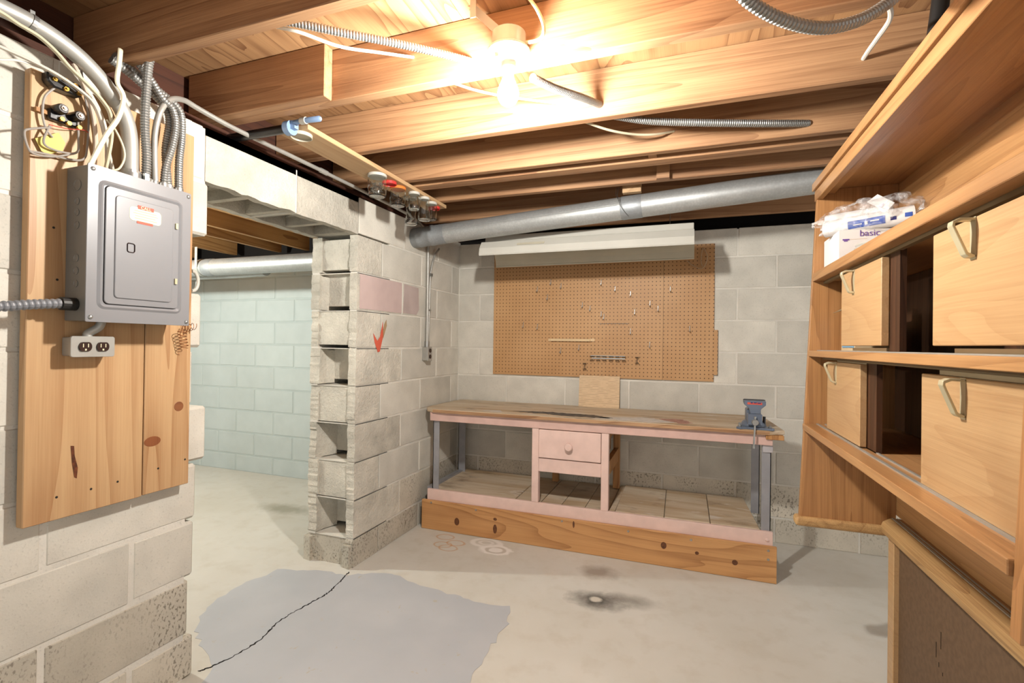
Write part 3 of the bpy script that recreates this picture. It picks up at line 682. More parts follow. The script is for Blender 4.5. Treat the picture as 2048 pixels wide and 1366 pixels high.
for k, (a, b) in enumerate(((0.956, 1.018), (0.953, 1.022), (0.958, 1.015), (0.957, 1.02))): pl_.box(PX+0.0090, PX+0.0094, a, b, 1.574-k*0.0072, 1.5752-k*0.0072)
obj('sticker_lines', pl_, plain('olive_print', (172, 166, 96), 0.6), dr)
for y, z in ((Y0+0.012, Z1-0.013), (Y1-0.010, Z1-0.013), (Y0+0.012, Z0+0.013), (Y1-0.010, Z0+0.012)):
    obj('cover_screw', MB().lathe([(0, 0.004), (0.003, 0.0038), (0.0055, 0.002), (0.006, 0)], (PX, y, z), 'X', 14), 'steel', pn, smooth=True)
for z, r in ((1.62, 0.016), (1.575, 0.010), (1.545, 0.010), (1.51, 0.011), (1.42, 0.011), (1.385, 0.011), (1.35, 0.010)):
    obj('knockout', MB().lathe([(r, -0.0004), (r, -0.0014), (r-0.0018, -0.0018), (r-0.003, -0.0006)], (-1.572, Y0+0.004, z), 'Y', 18), 'panelside', pn)
obj('conduit_hub', MB().tube([(-1.57, 0.812, 1.293), (-1.57, 0.846, 1.293)], 0.0175, 16), 'darksteel', pn)
for y, r in ((0.978, 0.025), (1.02, 0.015), (1.044, 0.012), (1.072, 0.014), (1.088, 0.014), (1.121, 0.014)):
    obj('conduit_connector', MB().tube([(-1.565, y, 1.672), (-1.565, y, 1.694)], r, 16), 'steel', pn, smooth=True)
flex([(-1.575, 0.45, 1.262), (-1.575, 0.60, 1.268), (-1.575, 0.694, 1.276), (-1.573, 0.751, 1.285), (-1.57, 0.815, 1.293)], 0.0135, 'grey ribbed conduit entering the left side of the breaker panel', 'liquid', 0.012)
# double receptacle below the panel
ob = thing('outlet_box', (-1.59, 0.89, 1.148), 'metal outlet box with two brown receptacles below the breaker panel', 'outlet')
obj('box', MB().box(-1.619, -1.578, 0.842, 0.948, 1.152, 1.204), 'conduit', ob, bevel=0.003)
obj('cover', MB().prism(rrect(0.838, 0.946, 1.149, 1.207, 0.006), 'X', -1.578, -1.571), 'conduit', ob, bevel=0.0015)
for y in (0.871, 0.914):
    r_ = obj('receptacle', MB().prism([(y+0.0155*math.cos(a), 1.178+max(-0.0125, min(0.0125, 0.016*math.sin(a)))) for a in (2*math.pi*k/24 for k in range(24))], 'X', -1.571, -1.567), 'brownpl', ob)
    obj('slots', MB().box(-1.5672, -1.5663, y-0.007, y-0.005, 1.176, 1.186).box(-1.5672, -1.5663, y+0.005, y+0.007, 1.176, 1.186).box(-1.5672, -1.5664, y-0.002, y+0.002, 1.167, 1.172), 'label', r_)
obj('nipple', MB().tube(cr([(-1.585, 0.885, 1.203), (-1.585, 0.886, 1.215), (-1.575, 0.905, 1.232), (-1.572, 0.912, 1.25)]), 0.011, 12), 'conduit', ob, smooth=True)
# service conduit, cables
bc = thing('service_conduit', (-1.57, 0.978, 1.694), 'thick grey service conduit bending down into the top of the breaker panel', 'conduit')
obj('pipe', MB().tube(cr([(-1.575, 0.45, 1.985), (-1.575, 0.60, 1.997), (-1.575, 0.683, 2.0), (-1.575, 0.739, 1.999), (-1.575, 0.8, 1.988), (-1.575, 0.853, 1.967), (-1.575, 0.904, 1.931), (-1.573, 0.945, 1.885)]), 0.0215, 20), 'conduit', bc, smooth=True)
obj('pipe', MB().tube(cr([(-1.57, 0.938, 1.893), (-1.57, 0.961, 1.855), (-1.57, 0.975, 1.796), (-1.57, 0.978, 1.696)]), 0.0205, 20), 'conduit', bc, smooth=True)
obj('clamp', MB().tube([(-1.57, 0.978, 1.676), (-1.57, 0.978, 1.702)], 0.0265, 16).box(-1.56, -1.538, 1.000, 1.012, 1.680, 1.700), 'steel', bc)
obj('strap', MB().tube([(-1.575, 0.738, 1.999), (-1.575, 0.748, 1.997)], 0.0235, 20).box(-1.58, -1.57, 0.738, 0.748, 2.02, 2.03), 'steel', bc)
flex([(-1.50, 0.992, 2.10), (-1.50, 0.993, 2.06), (-1.515, 0.99, 2.023), (-1.53, 0.994, 1.952), (-1.55, 1.004, 1.85), (-1.56, 1.017, 1.763), (-1.565, 1.02, 1.688)], 0.0125, 'ribbed conduit dropping straight to the panel beside the service pipe')
flex([(-1.585, 0.93, 2.012), (-1.585, 0.981, 1.999), (-1.585, 1.023, 1.981), (-1.580, 1.063, 1.958), (-1.577, 1.089, 1.932), (-1.575, 1.095, 1.893), (-1.575, 1.085, 1.80), (-1.565, 1.088, 1.69)], 0.0118, 'ribbed conduit in the middle of the bundle over the panel')
flex([(-1.590, 0.94, 2.03), (-1.590, 1.026, 2.006), (-1.585, 1.075, 1.985), (-1.58, 1.118, 1.965), (-1.58, 1.137, 1.936), (-1.58, 1.139, 1.864), (-1.575, 1.129, 1.787), (-1.565, 1.122, 1.69)], 0.0122, 'rightmost ribbed conduit of the bundle over the panel')
flex([(-1.558, 0.975, 2.04), (-1.556, 1.026, 1.993), (-1.553, 1.057, 1.955), (-1.552, 1.088, 1.935), (-1.550, 1.098, 1.889), (-1.552, 1.09, 1.818), (-1.558, 1.075, 1.75), (-1.562, 1.072, 1.69)], 0.0112, 'ribbed conduit in front of the bundle over the panel')
emt = thing('thin_wall_conduit', (-1.60, 1.6, 1.98), 'thin grey conduit arching from the panel and running along the wall top', 'conduit')
obj('pipe', MB().tube(cr([(-1.560, 1.044, 1.692), (-1.560, 1.04, 1.776), (-1.560, 1.041, 1.845), (-1.555, 1.053, 1.914), (-1.565, 1.09, 1.968), (-1.59, 1.151, 2.000), (-1.6, 1.209, 2.001), (-1.6, 1.323, 1.993), (-1.6, 1.451, 1.992), (-1.60, 1.83, 1.992)], 10), 0.0088, 14), 'conduit', emt, smooth=True)
obj('coupling', MB().tube([(-1.60, 1.805, 1.992), (-1.60, 1.85, 1.991)], 0.0115, 14), 'conduit', emt, smooth=True)
obj('pipe', MB().tube(cr([(-1.60, 1.84, 1.991), (-1.6, 2.2, 1.988), (-1.6, 2.469, 1.983), (-1.605, 2.64, 1.975), (-1.625, 2.80, 1.95), (-1.64, 2.86, 1.92), (-1.645, 2.884, 1.86), (-1.645, 2.886, 1.80)]), 0.0085, 14), 'conduit', emt, smooth=True)
cable([(-1.58, 0.45, 1.92), (-1.578, 0.60, 1.91), (-1.576, 0.684, 1.905), (-1.572, 0.74, 1.902), (-1.570, 0.801, 1.893), (-1.570, 0.855, 1.875), (-1.572, 0.883, 1.855), (-1.575, 0.902, 1.818), (-1.575, 0.914, 1.772), (-1.575, 0.938, 1.672)], 0.0068, 'cream cable crossing in front of the black terminal block', 'romexw', 0.6)
cable([(-1.55, 0.45, 1.99), (-1.55, 0.60, 1.982), (-1.55, 0.672, 1.976), (-1.55, 0.705, 1.968), (-1.55, 0.745, 1.962), (-1.55, 0.781, 1.944), (-1.55, 0.814, 1.918), (-1.55, 0.854, 1.894), (-1.55, 0.89, 1.867), (-1.55, 0.911, 1.835), (-1.55, 0.914, 1.769), (-1.552, 0.901, 1.672)], 0.0068, 'cream cable curving just below the thick service conduit', 'romex', 0.6)
cable([(-1.535, 0.925, 2.03), (-1.535, 0.922, 1.985), (-1.535, 0.918, 1.932), (-1.535, 0.935, 1.898), (-1.535, 0.923, 1.834), (-1.535, 0.891, 1.766), (-1.54, 0.857, 1.672)], 0.0068, 'yellowish cable crossing over the service conduit', 'romex', 0.6)
cable([(-1.555, 0.905, 1.82), (-1.54, 0.918, 1.796), (-1.54, 0.939, 1.757), (-1.54, 0.943, 1.724), (-1.54, 0.930, 1.690), (-1.545, 0.915, 1.68)], 0.0028, 'thin cream wire looping beside the service conduit')
cable([(-1.585, 0.45, 1.85), (-1.585, 0.60, 1.862), (-1.585, 0.673, 1.872), (-1.585, 0.719, 1.893), (-1.585, 0.76, 1.900), (-1.585, 0.806, 1.903)], 0.0032, 'thin white wire entering from the left edge above the board', 'romexw')
cable([(-1.585, 0.84, 1.95), (-1.58, 0.864, 1.896), (-1.58, 0.879, 1.854), (-1.58, 0.889, 1.804), (-1.58, 0.893, 1.744), (-1.585, 0.889, 1.672)], 0.0055, 'pinkish cable hanging down to the panel top', plain('pinkish_cable', (222, 200, 180), 0.5))
cable([(-1.59, 0.875, 1.90), (-1.588, 0.905, 1.85), (-1.586, 0.922, 1.79), (-1.585, 0.925, 1.672)], 0.005, 'white cable behind the yellowish cable over the panel', 'romexw')
wires = [('T1', [(-1.600, 0.809, 1.874), (-1.606, 0.789, 1.84), (-1.606, 0.784, 1.799), (-1.606, 0.787, 1.773), (-1.606, 0.794, 1.752), (-1.606, 0.807, 1.738)], 'grey wire bent beside the lower black terminal block'),
 ('T2', [(-1.600, 0.863, 1.965), (-1.605, 0.878, 1.886), (-1.605, 0.888, 1.828), (-1.605, 0.886, 1.744), (-1.605, 0.878, 1.706), (-1.605, 0.847, 1.693), (-1.605, 0.798, 1.689), (-1.605, 0.758, 1.683)], 'long grey wire looping right of the terminal blocks'),
 ('T3', [(-1.6, 0.859, 1.823), (-1.6, 0.862, 1.755), (-1.6, 0.859, 1.717), (-1.6, 0.827, 1.705), (-1.6, 0.792, 1.707), (-1.6, 0.785, 1.724), (-1.6, 0.797, 1.764)], 'grey wire loop hanging over the yellow tag'),
 ('T4', [(-1.6, 0.8, 1.761), (-1.6, 0.755, 1.738), (-1.6, 0.745, 1.724), (-1.6, 0.752, 1.692), (-1.6, 0.765, 1.678), (-1.6, 0.805, 1.685), (-1.6, 0.851, 1.71)], 'grey wire loop sticking out over the left board edge')]
for _, p, lb in wires: cable(p, 0.0028, lb, 'phone', name='phone_wire', cat='wire')
cable([(-1.598, 0.794, 1.766), (-1.595, 0.833, 1.771), (-1.595, 0.87, 1.783), (-1.598, 0.884, 1.782)], 0.0012, 'thin red wire below the lower terminal block', 'redwire', name='phone_wire', cat='wire')
t1 = thing('terminal_block', (-1.6, 0.83, 1.865), 'upper black terminal block with brass nuts on the pine board', 'terminal block')
obj('base', MB().prism([(0.785, 1.905), (0.785, 1.880), (0.80, 1.868), (0.862, 1.868), (0.868, 1.885), (0.862, 1.903)], 'X', -1.619, -1.590), 'blackpl', t1, bevel=0.004)
for y, z in ((0.800, 1.888), (0.822, 1.897), (0.845, 1.893), (0.825, 1.874), (0.855, 1.876)):
    obj('nut', MB().lathe([(0.006, 0), (0.006, 0.006), (0.003, 0.006), (0.003, 0.011), (0, 0.011)], (-1.590, y, z), 'X', 6), 'gold', t1)
t2 = thing('terminal_block', (-1.6, 0.83, 1.79), 'lower black terminal block with two round lugs on the pine board', 'terminal block')
obj('base', MB().box(-1.619, -1.602, 0.796, 0.868, 1.785, 1.815), 'blackpl', t2, bevel=0.004)
for y, z in ((0.815, 1.815), (0.853, 1.812)):
    obj('lug', MB().lathe([(0.0135, 0), (0.0135, 0.03), (0.011, 0.036), (0, 0.036)], (-1.612, y, z), 'X', 20), 'blackpl', t2, smooth=True)
    obj('bolt', MB().lathe([(0.007, 0), (0.007, 0.004), (0.0035, 0.004), (0.0035, 0.008), (0, 0.008)], (-1.577, y, z), 'X', 6), plain('bolt_pinkish', (206, 180, 160), 0.4, 0.3), t2)
for y, z in ((0.822, 1.793), (0.838, 1.788), (0.862, 1.787)):
    obj('nut', MB().lathe([(0.006, 0), (0.006, 0.008), (0.003, 0.008), (0, 0.008)], (-1.602, y, z), 'X', 6), 'gold', t2)
tg = obj('paper_tag', MB().prism([(0.772, 1.722), (0.822, 1.758), (0.838, 1.735), (0.832, 1.712), (0.800, 1.690), (0.786, 1.694)], 'X', -1.612, -1.6105), 'yellow', label='yellow paper tag among the wires on the pine board', cat='tag')
obj('cable_cleat', MB().box(-1.619, -1.608, 0.772, 0.797, 1.795, 1.806), 'rawwood', label='small wooden cleat left of the lower terminal block', cat='cleat')
co = []
for k in range(70):
    a = k*0.55; co.append((-1.595+0.010*math.cos(a), 1.160+0.00022*k+0.012*math.sin(a), 1.235-0.0009*k))
c2 = [(-1.60+0.010*math.cos(k*0.55), 1.170+0.0009*k, 1.235+0.012*math.sin(k*0.55)+0.0003*k) for k in range(48)]
obj('wire_coil', MB().tube(co, 0.0012, 6).tube(c2, 0.0010, 6), 'copper', label='springy coil of bare copper wire at the lower right panel corner', cat='wire')
obj('hose_loop', MB().tube([(XL-0.035, 1.272+0.022*math.cos(a), 1.415+0.036*math.sin(a)) for a in (-1.7+3.4*k/16 for k in range(17))], 0.0065, 10), 'white', smooth=True, label='white plastic loop at the broken edge of the near wall', cat='loop')
# ---- wall outlet with two conduits on the pier
wo = thing('wall_outlet', (-1.64, 2.88, 1.08), 'small metal outlet box with conduit on the far block pier', 'outlet')
obj('box', MB().box(-1.661, -1.622, 2.852, 2.905, 1.085, 1.175), 'conduit', wo, bevel=0.003)
obj('cover', MB().box(-1.622, -1.616, 2.850, 2.907, 1.082, 1.178), 'conduit', wo, bevel=0.002)
for z in (1.152, 1.112): obj('receptacle', MB().lathe([(0.014, 0), (0.014, 0.003), (0, 0.003)], (-1.616, 2.879, z), 'X', 18), 'brownpl', wo)
obj('conduit_pipe', MB().tube([(-1.645, 2.886, 1.20), (-1.645, 2.884, 1.83)], 0.010, 14), 'conduit', wo, smooth=True)
obj('conduit_pipe', MB().tube(cr([(-1.648, 2.905, 1.20), (-1.648, 2.912, 1.3), (-1.648, 2.922, 1.62), (-1.645, 2.935, 1.72), (-1.64, 2.965, 1.80), (-1.635, 3.02, 1.86)]), 0.0075, 12), 'conduit', wo, smooth=True)
obj('connector', MB().tube([(-1.645, 2.886, 1.175), (-1.645, 2.886, 1.215)], 0.014, 14).tube([(-1.648, 2.906, 1.175), (-1.648, 2.906, 1.215)], 0.011, 14), 'steel', wo, smooth=True)
obj('conduit_clip', MB().box(-1.661, -1.635, 2.915, 2.935, 1.655, 1.675).box(-1.661, -1.64, 2.905, 2.93, 1.42, 1.43), 'steel', wo)

# ---- workbench
wbn = thing('workbench', (-0.58, 3.1, 0.0), 'long workbench with worn plywood top, pink apron and angle iron legs', 'workbench')
zt = 0.776
tp = [(0.445, 3.385), (-1.625, 3.385), (-1.640, 2.95), (-1.632, 2.875), (-1.600, 2.825), (-1.545, 2.797), (-1.45, 2.790), (0.40, 2.792), (0.476, 2.835), (0.468, 2.98)]
obj('bench_top', MB().prism(tp, 'Z', zt-0.022, zt), 'plytop', wbn, bevel=0.003)
obj('top_edge', MB().prism([(-1.545, 2.7965), (-1.45, 2.7895), (0.40, 2.7915), (0.40, 2.795), (-1.45, 2.793), (-1.545, 2.80)], 'Z', zt-0.021, zt-0.002), wood('ply_edge', (208, 166, 124), (140, 96, 62), 'X', 12, 0.6), wbn)
stn = MB()
def smear(mat, pts, nm): obj(nm, MB().prism(ragged(pts, 0.02, 0.012), 'Z', zt, zt+0.0006), mat, wbn)
smear(plain('grey_black_smear', (92, 86, 80), 0.6, 0, 0.3, 0.5, 30), [(-1.05, 2.93), (-0.62, 2.86), (-0.40, 2.88), (-0.52, 2.97), (-0.85, 2.99)], 'soot_smear')
smear(plain('white_smear', (222, 214, 204), 0.6, 0, 0.3, 0.1, 30), [(-0.52, 2.84), (-0.18, 2.82), (-0.05, 2.88), (-0.22, 3.0), (-0.44, 2.93)], 'paint_smear')
smear(plain('white_smear2', (218, 208, 196), 0.6, 0, 0.3, 0.1, 30), [(-1.24, 2.86), (-1.08, 2.84), (-1.13, 2.93)], 'paint_smear')
smear(plain('red_smear_top', (186, 140, 124), 0.6, 0, 0.3, 0.2, 30), [(-0.16, 2.99), (-0.03, 2.85), (0.03, 2.89), (-0.03, 3.02)], 'paint_smear')
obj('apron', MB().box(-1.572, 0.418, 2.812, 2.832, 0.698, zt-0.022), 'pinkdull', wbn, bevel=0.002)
obj('rear_apron', MB().box(-1.57, 0.41, 3.33, 3.35, 0.69, zt-0.022), 'rawwood', wbn)
def angle_leg(x0, x1, y, z0, z1, s=1):
    w = 0.004; return MB().box(x0, x1, y, y+w, z0, z1).box(*( (x1-w, x1) if s > 0 else (x0, x0+w)), y, y+0.045, z0, z1)
obj('leg', angle_leg(-1.557, -1.513, 2.832, 0.20, 0.70, -1), 'angle', wbn); obj('leg', angle_leg(0.370, 0.414, 2.832, 0.20, 0.70, 1), 'angle', wbn)
obj('leg', angle_leg(-1.602, -1.545, 3.30, 0.20, 0.70, -1), 'angle', wbn); obj('leg', angle_leg(0.372, 0.418, 3.28, 0.20, 0.70, 1), 'angle', wbn)
obj('leg_wrap', MB().box(0.374, 0.420, 2.824, 2.831, 0.66, 0.70), plain('tape_wrap', (196, 192, 194), 0.4), wbn)
obj('side_rail', MB().box(-1.60, -1.565, 2.84, 3.36, 0.235, 0.262), 'angle', wbn)
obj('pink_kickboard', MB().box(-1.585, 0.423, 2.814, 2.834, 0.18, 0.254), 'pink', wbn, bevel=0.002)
obj('toe_board', MB().box(-1.614, 0.439, 2.795, 2.812, 0.001, 0.187), 'toe', wbn, bevel=0.002)
obj('toe_block', MB().box(0.425, 0.439, 2.812, 2.85, 0.02, 0.17).box(-1.612, -1.58, 2.812, 2.85, 0.0, 0.17), 'rawwood', wbn)
tk = MB()
for x, z, rx, rz in ((-1.36, 0.075, 0.017, 0.024), (-1.10, 0.125, 0.012, 0.009), (-1.10, 0.065, 0.013, 0.028), (-0.11, 0.115, 0.015, 0.019), (0.06, 0.10, 0.010, 0.009), (0.245, 0.08, 0.014, 0.014), (-0.61, 0.16, 0.006, 0.02)):
    tk.add([(x+rx*math.cos(a), 2.7944, z+rz*math.sin(a)) for a in (2*math.pi*k/16 for k in range(16))], [tuple(range(16))])
obj('knots', tk, plain('dark_knot', (112, 68, 40), 0.5, 0, 0.4, 0.3, 60), wbn, kind='stuff')
ts = MB()
for x, z in ((-1.545, 0.172), (-1.23, 0.165), (-0.68, 0.170), (-0.30, 0.165), (0.03, 0.165), (0.40, 0.165), (0.40, 0.12)): ts.lathe([(0.0065, 0), (0.005, -0.003), (0, -0.003)], (x, 2.795, z), 'Y', 12)
obj('screw_heads', ts, 'steel', wbn, kind='stuff')
ab = MB()
for x, y, z in ((0.397, 2.812, 0.735), (0.397, 2.814, 0.212)): ab.lathe([(0.010, 0), (0.008, -0.004), (0.004, -0.006), (0, -0.006)], (x, y, z), 'Y', 14)
obj('bolt_heads', ab, 'pink', wbn, kind='stuff', smooth=True)
xs = [(-1.58, -0.99), (-0.988, -0.83), (-0.825, -0.70), (-0.697, -0.56), (-0.557, -0.42), (-0.415, -0.382)]
for a, b in xs: obj('shelf_plank', MB().box(a, b, 2.834, 3.385, 0.228, 0.245 if a > -0.99 and a < -0.5 else 0.250), 'plytop', wbn, bevel=0.0015)
for a, b, c, d in ((-0.378, -0.113, -0.385, -0.122), (-0.110, 0.124, -0.119, 0.122), (0.128, 0.366, 0.126, 0.34)):
    obj('shelf_plank', MB().prism([(a, 2.836), (b, 2.836), (d, 3.385), (c, 3.385)], 'Z', 0.232, 0.256), 'plytop', wbn, bevel=0.002)
obj('corner_block', MB().box(0.385, 0.468, 2.80, 2.88, 0.730, 0.7535), 'rawwood', wbn, bevel=0.002)
# pink drawer stand on the lower shelf
ds = thing('drawer_stand', (-0.645, 3.08, 0.25), 'small pink drawer stand on the lower shelf of the workbench', 'drawer unit')
for x0, x1 in ((-0.876, -0.834), (-0.459, -0.417)):
    obj('leg', MB().box(x0, x1, 2.815, 2.855, 0.2545 if x0 < -0.6 else 0.2545, 0.697), 'pink', ds, bevel=0.002)
    obj('leg', MB().box(x0, x1, 3.30, 3.34, 0.2505, 0.690), 'rawwood', ds, bevel=0.002)
    obj('side_rail', MB().box(x0+0.006, x1-0.006, 2.855, 3.30, 0.44, 0.52), 'rawwood', ds)
    obj('side_rail', MB().box(x0+0.006, x1-0.006, 2.855, 3.30, 0.655, 0.690), 'rawwood', ds)
obj('front_rail', MB().box(-0.834, -0.459, 2.818, 2.840, 0.441, 0.521), 'pink', ds, bevel=0.002)
obj('stand_top', MB().box(-0.834, -0.459, 2.83, 3.30, 0.68, 0.694), 'rawwood', ds)
dw = obj('drawer', MB().box(-0.832, -0.461, 2.808, 2.826, 0.526, 0.694), 'pink', ds, bevel=0.003)
obj('drawer_box', MB().box(-0.825, -0.468, 2.826, 3.25, 0.525, 0.66), 'rawwood', dw)
obj('knob', MB().lathe([(0, -0.034), (0.018, -0.033), (0.023, -0.028), (0.023, -0.020), (0.012, -0.014), (0.011, 0)], (-0.645, 2.808, 0.605), 'Y', 24), 'pink', dw, smooth=True)
# vise
vz = thing('bench_vise', (0.335, 2.88, zt), 'grey blue bench vise bolted to the right end of the workbench', 'vise')
obj('base', MB().prism([(0.245, 2.80), (0.262, 2.788), (0.30, 2.80), (0.37, 2.80), (0.41, 2.790), (0.425, 2.805), (0.40, 2.86), (0.40, 2.96), (0.27, 2.96), (0.268, 2.86)], 'Z', zt, zt+0.012), 'visegrey', vz, bevel=0.002)
obj('swivel', MB().lathe([(0.06, 0), (0.058, 0.016), (0.048, 0.026), (0, 0.026)], (0.337, 2.885, zt+0.011), 'Z', 24), 'visegrey', vz, smooth=True)
obj('body', MB().box(0.30, 0.370, 2.87, 2.95, zt+0.03, zt+0.10), 'visegrey', vz, bevel=0.006)
obj('rear_jaw', MB().prism([(0.288, zt+0.150), (0.386, zt+0.150), (0.386, zt+0.126), (0.362, zt+0.105), (0.358, zt+0.08), (0.316, zt+0.08), (0.312, zt+0.105), (0.288, zt+0.126)], 'Y', 2.855, 2.90), 'visegrey', vz, bevel=0.002)
fj = obj('front_jaw', MB().prism([(0.283, zt+0.149), (0.384, zt+0.149), (0.384, zt+0.128), (0.362, zt+0.108), (0.356, zt+0.082), (0.312, zt+0.082), (0.306, zt+0.108), (0.283, zt+0.128)], 'Y', 2.802, 2.846), 'visegrey', vz, bevel=0.002)
obj('front_plate', MB().box(0.299, 0.367, 2.796, 2.842, zt+0.022, zt+0.082), 'visegrey', vz, bevel=0.004)
obj('jaw_plate', MB().box(0.282, 0.386, 2.846, 2.852, zt+0.134, zt+0.152), 'darksteel', vz)
obj('red_label', MB().box(0.297, 0.366, 2.8005, 2.8022, zt+0.130, zt+0.141), 'red', fj)
obj('label_print', MB().box(0.312, 0.322, 2.7997, 2.8008, zt+0.136, zt+0.141).box(0.326, 0.340, 2.7997, 2.8008, zt+0.137, zt+0.141).box(0.344, 0.360, 2.7997, 2.8008, zt+0.136, zt+0.140), 'navy', fj)
obj('screw_head', MB().lathe([(0.0165, 0), (0.0165, -0.018), (0.014, -0.022), (0, -0.022)], (0.332, 2.796, zt+0.040), 'Y', 24), 'steel', vz, smooth=True)
obj('handle', MB().tube([(0.3315, 2.782, zt+0.066), (0.3312, 2.781, zt+0.04), (0.327, 2.778, zt-0.055), (0.325, 2.777, zt-0.085)], 0.0045, 10).lathe([(0, -0.006), (0.0065, -0.005), (0.0065, 0.005), (0, 0.006)], (0.325, 2.777, zt-0.087), 'Z', 12).lathe([(0, -0.005), (0.006, -0.004), (0.006, 0.004), (0, 0.005)], (0.3315, 2.782, zt+0.067), 'Z', 12), 'steel', vz, smooth=True)
obj('lock_lever', MB().tube([(0.383, 2.86, zt+0.012), (0.384, 2.858, zt+0.064)], 0.007, 10), 'blackpl', vz, smooth=True)
for x, y in ((0.262, 2.815), (0.405, 2.815)): obj('mounting_bolt', MB().lathe([(0.009, 0), (0.009, 0.007), (0.004, 0.007), (0.004, 0.014), (0, 0.014)], (x, y, zt+0.012), 'Z', 6), 'steel', vz)
# notice leaning at the wall
ntc = obj('notice_board', MB().prism([(3.352, zt+0.0002), (3.358, zt+0.0002), (3.377, 0.992), (3.371, 0.992)], 'X', -0.708, -0.430), 'notice', label='thin wooden notice with faded printed lines leaning on the pegboard', cat='notice')

# ---- pegboard
pb = thing('pegboard', (-0.6, 3.39, 0.978), 'large brown perforated pegboard on the back wall above the workbench', 'pegboard')
obj('board', MB().box(-1.366, -0.1535, 3.384, 3.396, 0.979, 1.868), 'peg', pb)
obj('board', MB().box(-0.152, 0.160, 3.384, 3.396, 0.979, 1.868), 'peg', pb)
obj('edge_strip', MB().box(0.158, 0.183, 3.380, 3.392, 1.022, 1.311), 'peg', pb)
hooks = [(-0.849, 1.62), (-0.924, 1.65), (-1.024, 1.601), (-0.948, 1.541), (-0.694, 1.482), (-0.64, 1.457), (-0.562, 1.417), (-0.543, 1.398), (-0.469, 1.589), (-0.366, 1.553), (-0.337, 1.43), (-1.128, 1.343), (-1.02, 1.33), (-0.845, 1.162), (-0.715, 1.184), (-0.363, 1.298), (-0.565, 1.634), (-0.11, 1.579), (-0.238, 1.485), (-0.186, 1.451), (0.013, 1.317), (-0.237, 1.21)]
hb = None
for k, (x, z) in enumerate(hooks):
    if hb is None:
        hb = obj('peg_hook', MB().tube(cr([(x, 3.384, z+0.020), (x, 3.375, z+0.020), (x, 3.373, z+0.012), (x, 3.373, z-0.012), (x, 3.366, z-0.020), (x, 3.352, z-0.018), (x, 3.350, z-0.006)], 4), 0.0021, 6), 'steel', label='small steel peg hook on the brown pegboard', cat='hook', group='single hooks on the pegboard'); h0 = (x, z)
    else:
        o = hb.copy(); COL.objects.link(o); o.location = hb.location+Vector((x-h0[0], 0, z-h0[1]))
hr = MB()
for k in range(8): hr.tube([(-0.565+0.0254*k, 3.384, 1.352), (-0.565+0.0254*k, 3.366, 1.348), (-0.565+0.0254*k, 3.364, 1.356)], 0.0018, 6)
hr.tube([(-0.572, 3.382, 1.352), (-0.38, 3.382, 1.352)], 0.0012, 6)
obj('hook_strip', hr, 'steel', label='row of eight tiny hooks on the pegboard', cat='hook rack')
rk = thing('tool_rack', (-0.51, 3.37, 1.10), 'wire rack of paired rings low on the pegboard', 'tool rack')
obj('rail', MB().box(-0.632, -0.398, 3.376, 3.384, 1.128, 1.132).box(-0.625, -0.398, 3.376, 3.384, 1.110, 1.116), 'steel', rk)
for k in range(6):
    x = -0.622+0.0435*k
    for z in (1.126, 1.100):
        obj('ring', MB().tube([(x+0.0125*math.cos(a), 3.366+0.011*math.sin(a), z) for a in (2*math.pi*j/16 for j in range(17))], 0.0022, 6), 'darksteel', rk)
for x, z, lb in ((-0.672, 1.075, 'two-ring tool holder left of the ring rack'), (-0.318, 1.125, 'two-ring tool holder right of the ring rack')):
    o = MB()
    for zz in (z, z-0.038): o.tube([(x+0.011*math.cos(a), 3.366+0.010*math.sin(a), zz) for a in (2*math.pi*j/16 for j in range(17))], 0.0022, 6)
    o.tube([(x, 3.377, z), (x, 3.377, z-0.038)], 0.0018, 6).tube([(x, 3.384, z), (x, 3.374, z)], 0.002, 6)
    obj('ring_holder', o, 'darksteel', label=lb, cat='tool holder')
ws = thing('tool_bar', (-0.77, 3.37, 1.225), 'horizontal wooden tool bar on the pegboard', 'tool bar')
obj('bar', MB().box(-0.920, -0.635, 3.362, 3.383, 1.228, 1.246), 'palewood', ws, bevel=0.002)
obj('end_tab', MB().box(-0.938, -0.918, 3.376, 3.384, 1.228, 1.246), 'palewood', ws); obj('end_tab', MB().box(-0.637, -0.606, 3.376, 3.384, 1.229, 1.249), 'palewood', ws)
obj('wire_loop', MB().tube(cr([(-0.01, 3.378, 1.765), (0.02, 3.372, 1.735), (0.06, 3.366, 1.710), (0.085, 3.364, 1.708), (0.105, 3.364, 1.735), (0.115, 3.366, 1.78), (0.10, 3.37, 1.825), (0.088, 3.376, 1.84), (0.08, 3.372, 1.80), (0.078, 3.368, 1.75), (0.085, 3.366, 1.72)]), 0.0032, 6), plain('pale_cord', (196, 166, 130), 0.6), smooth=True, label='thin pale cord hanging at the top right of the pegboard', cat='cord')

# ---- fluorescent shop light
fl = thing('shop_light', (-0.59, 2.88, 1.71), 'white fluorescent shop light hanging under the duct in front of the pegboard', 'light fixture')
def sheet(pts, x0, x1, th=0.0016):
    out = [(y, z) for y, z in pts]; back = [(y+th, z+th*0.8) for y, z in pts][::-1]
    return MB().prism(out+back, 'X', x0, x1)
FX0, FX1 = -1.214, 0.029
obj('front_reflector', sheet([(2.752, 1.744), (2.748, 1.752), (2.756, 1.790), (2.786, 1.832), (2.83, 1.842)], FX0, FX1), 'white', fl)
obj('rear_reflector', sheet([(3.022, 1.712), (3.026, 1.722), (3.018, 1.755), (2.985, 1.815), (2.94, 1.830)], FX0+0.004, FX1+0.003), 'cream', fl)
obj('housing', MB().prism([(2.82, 1.842), (2.95, 1.830), (2.955, 1.868), (2.83, 1.880)], 'X', FX0+0.01, FX1-0.002), 'white', fl, bevel=0.003)
obj('torn_sticker', MB().prism([(2.7565, 1.801), (2.764, 1.812), (2.766, 1.811), (2.758, 1.799)], 'X', -0.97, -0.80), 'cream', fl)
